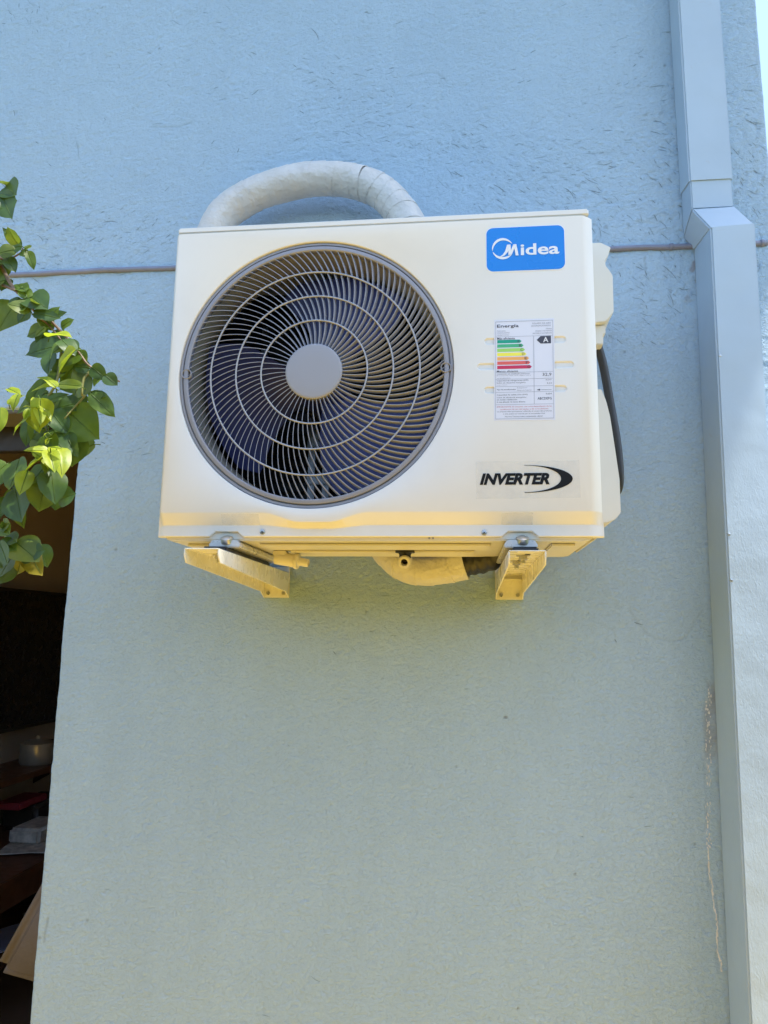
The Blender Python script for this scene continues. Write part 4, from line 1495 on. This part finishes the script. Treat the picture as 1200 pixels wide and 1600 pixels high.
for i, (x, y, z, r_, hh, mt) in enumerate(((-1.80, 2.08, 0.6462, 0.020, 0.10, 'steel'), (-1.86, 2.12, 0.6462, 0.024, 0.14, 'magenta'), (-1.70, 2.05, 0.6462, 0.018, 0.07, 'paperblue'), (-1.74, 2.13, 0.6462, 0.022, 0.12, 'wood'))):
    o = lathe("bottle", [(0.0005, 0.0), (r_ * 0.9, 0.0), (r_, 0.004), (r_, hh * 0.62), (r_ * 0.42, hh * 0.8), (r_ * 0.42, hh), (0.0005, hh)], (x, y, z), M[mt], None, 18, direction=(0, 0, 1))
    tag(o, ("small pale bottle behind the book on the desk", "tall reddish bottle nearest the wall on the desk", "short bluish bottle at the front of the desk's far end", "brown bottle at the far corner of the desk")[i], "bottle", "bottles on the desk")

ch = empty("chair", (-0.96, 0.62, 0.02))
tag(ch, "beige upholstered chair just inside the doorway, half hidden by the jamb", "chair")
b = bmesh.new()
bmesh.ops.create_cube(b, size=1.0)
for v in b.verts: v.co = Vector((v.co.x * 0.055, v.co.y * 0.36, v.co.z * 0.42))
bmesh.ops.bevel(b, geom=b.edges[:], offset=0.024, segments=4, affect='EDGES')
bmesh.ops.rotate(b, verts=b.verts, cent=(0, 0, 0), matrix=Matrix.Rotation(R(6), 3, 'Y') @ Matrix.Rotation(R(-25), 3, 'X'))
bmesh.ops.rotate(b, verts=b.verts, cent=(0, 0, 0), matrix=Matrix.Rotation(R(-60), 3, 'Z'))
bmesh.ops.translate(b, verts=b.verts, vec=(-0.915, 0.626, 0.735))
bm_obj("backrest", b, M['beige'], ch, smooth=True, sharp=180)
box("seat", (-0.96, 0.48, 0.40), (-0.60, 0.86, 0.455), M['beige'], ch, 0.02, 3)
for x, y in ((-0.95, 0.49), (-0.64, 0.49), (-0.95, 0.81), (-0.64, 0.81)):
    box("leg", (x, y, 0.021), (x + 0.03, y + 0.03, 0.40), M['wood'], ch, 0.003)
tube("back_post", [(-0.90, 0.62, 0.44), (-0.925, 0.60, 0.56), (-0.90, 0.62, 0.66)], 0.012, M['wood'], ch, 10)

# ================================================================== CLIMBER
LEAVES = [(-0.614,-0.5,2.278,-0.61,-0.517,2.278,0.9,0),
(-0.613,-0.5,2.275,-0.58,-0.521,2.246,0.8,0),
(-0.613,-0.51,2.253,-0.577,-0.521,2.198,0.55,0),
(-0.608,-0.5,2.255,-0.606,-0.52,2.221,0.8,0),
(-0.585,-0.49,2.171,-0.603,-0.513,2.193,0.5,0),
(-0.576,-0.5,2.167,-0.596,-0.511,2.154,0.75,0),
(-0.556,-0.52,2.148,-0.563,-0.513,2.143,0.9,0),
(-0.554,-0.52,2.149,-0.545,-0.517,2.157,0.8,0),
(-0.556,-0.51,2.15,-0.543,-0.508,2.123,0.5,0),
(-0.608,-0.48,2.16,-0.619,-0.497,2.143,0.85,0),
(-0.624,-0.48,2.146,-0.605,-0.486,2.127,0.7,0),
(-0.615,-0.47,2.126,-0.615,-0.485,2.103,0.8,0),
(-0.581,-0.49,2.104,-0.55,-0.509,2.078,0.5,0),
(-0.551,-0.5,2.077,-0.511,-0.521,2.053,0.8,0),
(-0.603,-0.46,2.085,-0.622,-0.477,2.035,0.85,0),
(-0.568,-0.47,2.074,-0.591,-0.463,2.048,1.0,0),
(-0.534,-0.51,2.043,-0.492,-0.506,2.037,0.45,0),
(-0.534,-0.49,2.047,-0.514,-0.487,2.022,0.7,0),
(-0.528,-0.48,2.034,-0.571,-0.477,2.022,0.55,0),
(-0.493,-0.49,1.997,-0.548,-0.508,1.98,0.55,0),
(-0.483,-0.51,1.996,-0.452,-0.524,1.973,0.65,0),
(-0.455,-0.5,1.977,-0.498,-0.503,1.966,0.7,0),
(-0.475,-0.49,1.977,-0.498,-0.489,1.957,0.7,0),
(-0.468,-0.48,1.976,-0.498,-0.475,1.942,0.95,0),
(-0.445,-0.49,1.948,-0.482,-0.484,1.915,0.95,0),
(-0.507,-0.47,1.966,-0.504,-0.492,1.938,0.8,0),
(-0.44,-0.52,1.916,-0.484,-0.524,1.922,0.42,0),
(-0.435,-0.5,1.954,-0.41,-0.501,1.934,0.7,0),
(-0.437,-0.49,1.914,-0.409,-0.497,1.905,0.5,0),
(-0.524,-0.47,1.924,-0.568,-0.489,1.894,0.6,0),
(-0.519,-0.5,1.892,-0.475,-0.508,1.915,0.42,0),
(-0.492,-0.545,1.871,-0.496,-0.567,1.877,0.6,1),
(-0.492,-0.545,1.871,-0.504,-0.537,1.897,0.45,1),
(-0.5,-0.54,1.867,-0.542,-0.535,1.845,0.48,1),
(-0.492,-0.54,1.874,-0.466,-0.546,1.863,0.55,1),
(-0.464,-0.48,1.902,-0.494,-0.494,1.893,0.95,0),
(-0.432,-0.5,1.909,-0.395,-0.493,1.876,0.5,0),
(-0.472,-0.485,1.883,-0.425,-0.49,1.843,0.95,0),
(-0.496,-0.5,1.883,-0.469,-0.494,1.849,0.7,0),
(-0.515,-0.49,1.872,-0.536,-0.485,1.84,0.9,0),
(-0.545,-0.48,1.874,-0.545,-0.487,1.833,0.5,0),
(-0.5,-0.495,1.852,-0.455,-0.505,1.807,0.55,0),
(-0.464,-0.47,1.85,-0.475,-0.474,1.803,0.8,0),
(-0.473,-0.49,1.847,-0.45,-0.5,1.811,0.6,0),
(-0.468,-0.545,1.808,-0.494,-0.564,1.805,0.5,1),
(-0.463,-0.55,1.806,-0.442,-0.564,1.773,0.55,1),
(-0.479,-0.54,1.799,-0.516,-0.537,1.776,0.5,1),
(-0.464,-0.53,1.814,-0.433,-0.553,1.781,0.6,1),
(-0.542,-0.5,1.806,-0.534,-0.523,1.75,0.62,0),
(-0.54,-0.49,1.798,-0.554,-0.493,1.765,0.6,0),
(-0.48,-0.51,1.783,-0.462,-0.525,1.738,0.75,0),
(-0.471,-0.5,1.743,-0.443,-0.506,1.752,0.95,0),
(-0.494,-0.5,1.768,-0.499,-0.508,1.725,1.0,0),
(-0.495,-0.505,1.794,-0.509,-0.518,1.762,0.8,0),
(-0.482,-0.51,1.785,-0.504,-0.5,1.748,0.7,0),
(-0.55,-0.49,1.76,-0.52,-0.508,1.705,0.7,0),
(-0.562,-0.48,1.762,-0.539,-0.491,1.704,0.45,0),
(-0.513,-0.52,1.781,-0.511,-0.538,1.746,0.6,1),
(-0.534,-0.5,1.677,-0.493,-0.503,1.651,0.95,0),
(-0.55,-0.51,1.698,-0.532,-0.525,1.688,0.9,0),
(-0.549,-0.51,1.698,-0.545,-0.522,1.705,0.6,0),
(-0.551,-0.51,1.678,-0.524,-0.509,1.662,0.7,0),
(-0.546,-0.52,1.672,-0.517,-0.534,1.638,0.5,0),
(-0.545,-0.485,1.66,-0.565,-0.49,1.626,0.95,0),
(-0.538,-0.47,1.666,-0.555,-0.463,1.63,0.8,2),
(-0.534,-0.465,1.667,-0.497,-0.486,1.628,0.6,2),
(-0.566,-0.46,1.643,-0.571,-0.483,1.613,0.8,0),
(-0.551,-0.5,1.684,-0.519,-0.517,1.674,0.7,0),
(-0.462,-0.555,1.823,-0.468,-0.553,1.815,0.6,1),
(-0.458,-0.555,1.809,-0.439,-0.558,1.812,0.35,1),
(-0.486,-0.55,1.87,-0.468,-0.567,1.851,0.5,1)]
STEMS = [
[(-0.63,-0.495,2.16),(-0.613,-0.495,2.136),(-0.583,-0.495,2.094),(-0.545,-0.495,2.064),(-0.521,-0.495,2.042),(-0.483,-0.495,2.004),(-0.459,-0.495,1.979),(-0.438,-0.495,1.955),(-0.393,-0.495,1.933)],
[(-0.622,-0.495,2.111),(-0.604,-0.495,2.102),(-0.567,-0.495,2.081),(-0.536,-0.495,2.045),(-0.519,-0.495,2.03),(-0.492,-0.495,2.001)],
[(-0.438,-0.495,1.955),(-0.448,-0.495,1.936),(-0.448,-0.495,1.91),(-0.449,-0.495,1.91),(-0.462,-0.495,1.894),(-0.473,-0.495,1.871)],
[(-0.492,-0.495,2.001),(-0.491,-0.495,1.932),(-0.519,-0.495,1.887),(-0.509,-0.495,1.861),(-0.499,-0.495,1.84),(-0.499,-0.495,1.819),(-0.5,-0.495,1.793),(-0.497,-0.495,1.766)],
[(-0.631,-0.495,2.17),(-0.609,-0.495,2.146),(-0.597,-0.495,2.152),(-0.578,-0.495,2.16),(-0.572,-0.495,2.162)],
[(-0.633,-0.495,2.23),(-0.622,-0.495,2.25),(-0.618,-0.495,2.282)],
[(-0.585,-0.495,1.725),(-0.567,-0.495,1.695),(-0.556,-0.495,1.687),(-0.538,-0.495,1.679),(-0.52,-0.495,1.663)],
]

pl = empty("climbing_plant", (-1.6, -0.55, 0.0))
tag(pl, "leafy green climbing branch hanging in front of the doorway at the left", "plant")
root_top = Vector((-1.62, -0.52, 2.05))
tube("stem", catmull([(-1.60, -0.55, 0.0), (-1.63, -0.52, 0.8), (-1.58, -0.50, 1.5), (-1.42, -0.50, 2.05), (-1.22, -0.497, 2.35), (-1.02, -0.495, 2.30)] + [STEMS[0][0]], 6), lambda t_: 0.013 - 0.009 * t_, M['stem'], pl, 8)
for i, st in enumerate(STEMS):
    q = [Vector(p) for p in st]
    for j, p in enumerate(q):
        p.y += 0.006 * math.sin(j * 1.7 + i)
    r0 = (0.0034, 0.0030, 0.0024, 0.0024, 0.0022, 0.0020, 0.0026)[i]
    tube("stem", catmull(q, 5), (lambda r_: (lambda t_: r_ * (1 - 0.6 * t_)))(r0), M['stem'] if i in (0, 1, 4) else M['stemgreen'], pl, 7)
for p in (STEMS[1][0], STEMS[4][0], STEMS[5][0], STEMS[6][0]):
    p = Vector(p)
    tgt = Vector((-1.42, -0.50, 2.05)) if p.z < 2.2 else Vector((-1.22, -0.497, 2.35))
    tube("stem", catmull([tgt, (tgt + p) / 2 + Vector((0, -0.01, 0.04)), p], 6), 0.003, M['stem'], pl, 7)

CAMP = Vector((0.1424, -1.5263, 1.5496))
rl = random.Random(5)


def leaf(rec, idx):
    B, T = Vector(rec[0:3]), Vector(rec[3:6])
    w, kind = rec[6], rec[7]
    ax = T - B
    Ln = ax.length
    ax.normalize()
    view = Vector((0.1, -0.85, 0.25)).normalized()          # leaves face out from the wall, each one turned its own way
    if kind == 1: view = Vector((0.35, -0.55, 0.75)).normalized()
    view = (view + Vector((rl.uniform(-.45, .45), rl.uniform(-.1, .1), rl.uniform(-.3, .45)))).normalized()
    nrm = (view - ax * view.dot(ax)).normalized()
    side = ax.cross(nrm)
    W = Ln * w * 0.56
    prof = [(0.0, 0.12), (0.02, 0.50), (0.08, 0.80), (0.2, 0.98), (0.36, 1.0), (0.52, 0.93), (0.67, 0.77), (0.80, 0.52), (0.90, 0.24), (0.955, 0.09), (1.0, 0.0)]
    fold = rl.uniform(0.10, 0.38)
    curl = rl.uniform(-0.10, 0.30)
    if kind == 1:
        fold += 0.25
        curl += 0.15
    wav = rl.uniform(0.02, 0.055)
    ph = rl.uniform(0, 6)
    V, F = [], []
    cols = (-1.0, -0.62, -0.3, 0.0, 0.3, 0.62, 1.0)
    for i, (u, h) in enumerate(prof):
        for c in cols:
            x = c * h * W
            back = 0.0
            if u < 0.1: back = -0.05 * abs(c) * Ln * (0.1 - u) / 0.1      # heart-shaped shoulders
            z = -curl * Ln * (u * u) + fold * abs(x) * (1 - 0.4 * abs(c)) + wav * Ln * math.sin(u * 9 + ph + c * 2.0) * abs(c) ** 1.5 * min(1, h + .2)
            V.append(B + ax * (u * Ln + back) + side * x + nrm * z)
    n = len(cols)
    for i in range(len(prof) - 1):
        for k_ in range(n - 1):
            a = i * n + k_
            F.append((a, a + 1, a + n + 1, a + n))
    mt = {1: 'leafyoung', 2: 'leafold'}.get(kind) or ('leaf' if rl.random() < 0.45 or B.z > 2.15 and rl.random() < 0.5 else rl.choice(('leafmid', 'leafmid', 'leaflight')))
    o = obj("leaf", V, F, M[mt], pl, smooth=True)
    # midrib
    mid = [V[i * n + 3] + nrm * 0.0004 for i in range(len(prof))]
    st_ = B - ax * (0.16 * Ln) - nrm * 0.006
    tube("leaf_rib", [st_] + mid[:-2:2], lambda t_: 0.0009 - 0.0006 * t_, M['leafmid'], o, 5)
    return o


def extra_leaves():
    out = []
    r_ = random.Random(21)
    src = [q for q in LEAVES if q[2] < 2.05]
    for q in src[::2] + src[1::3]:
        B, T = Vector(q[0:3]), Vector(q[3:6])
        yng = r_.random() < 0.42 and 1.83 < B.z < 2.03
        off = Vector((r_.uniform(-.03, .012), r_.uniform(-.055, -.03) if yng else r_.uniform(0.0, .035), r_.uniform(-.02, .02)))
        ang = r_.uniform(-0.9, 0.9)
        d = Matrix.Rotation(ang, 3, 'Y') @ (T - B) * r_.uniform(0.75, 1.05)
        out.append(tuple(B + off) + tuple(B + off + d) + (q[6], 1 if yng else 0 if r_.random() < 0.7 else q[7]))
    for si, n_ in ((0, 16), (1, 8), (4, 5), (3, 8)):
        pts = catmull([Vector(p) for p in STEMS[si]], 8)
        for _ in range(n_):
            p = pts[r_.randrange(4, len(pts))]
            d = Vector((r_.uniform(-1, 1), r_.uniform(-.5, .1), r_.uniform(-1.1, .5))).normalized() * r_.uniform(0.012, 0.034)
            b0 = p + d.normalized() * 0.006 + Vector((0, r_.uniform(-.012, .012), 0))
            out.append(tuple(b0) + tuple(b0 + d) + (r_.uniform(.55, .95), 0))
    return out


for i, rec in enumerate(LEAVES + extra_leaves()):
    leaf(rec, i)
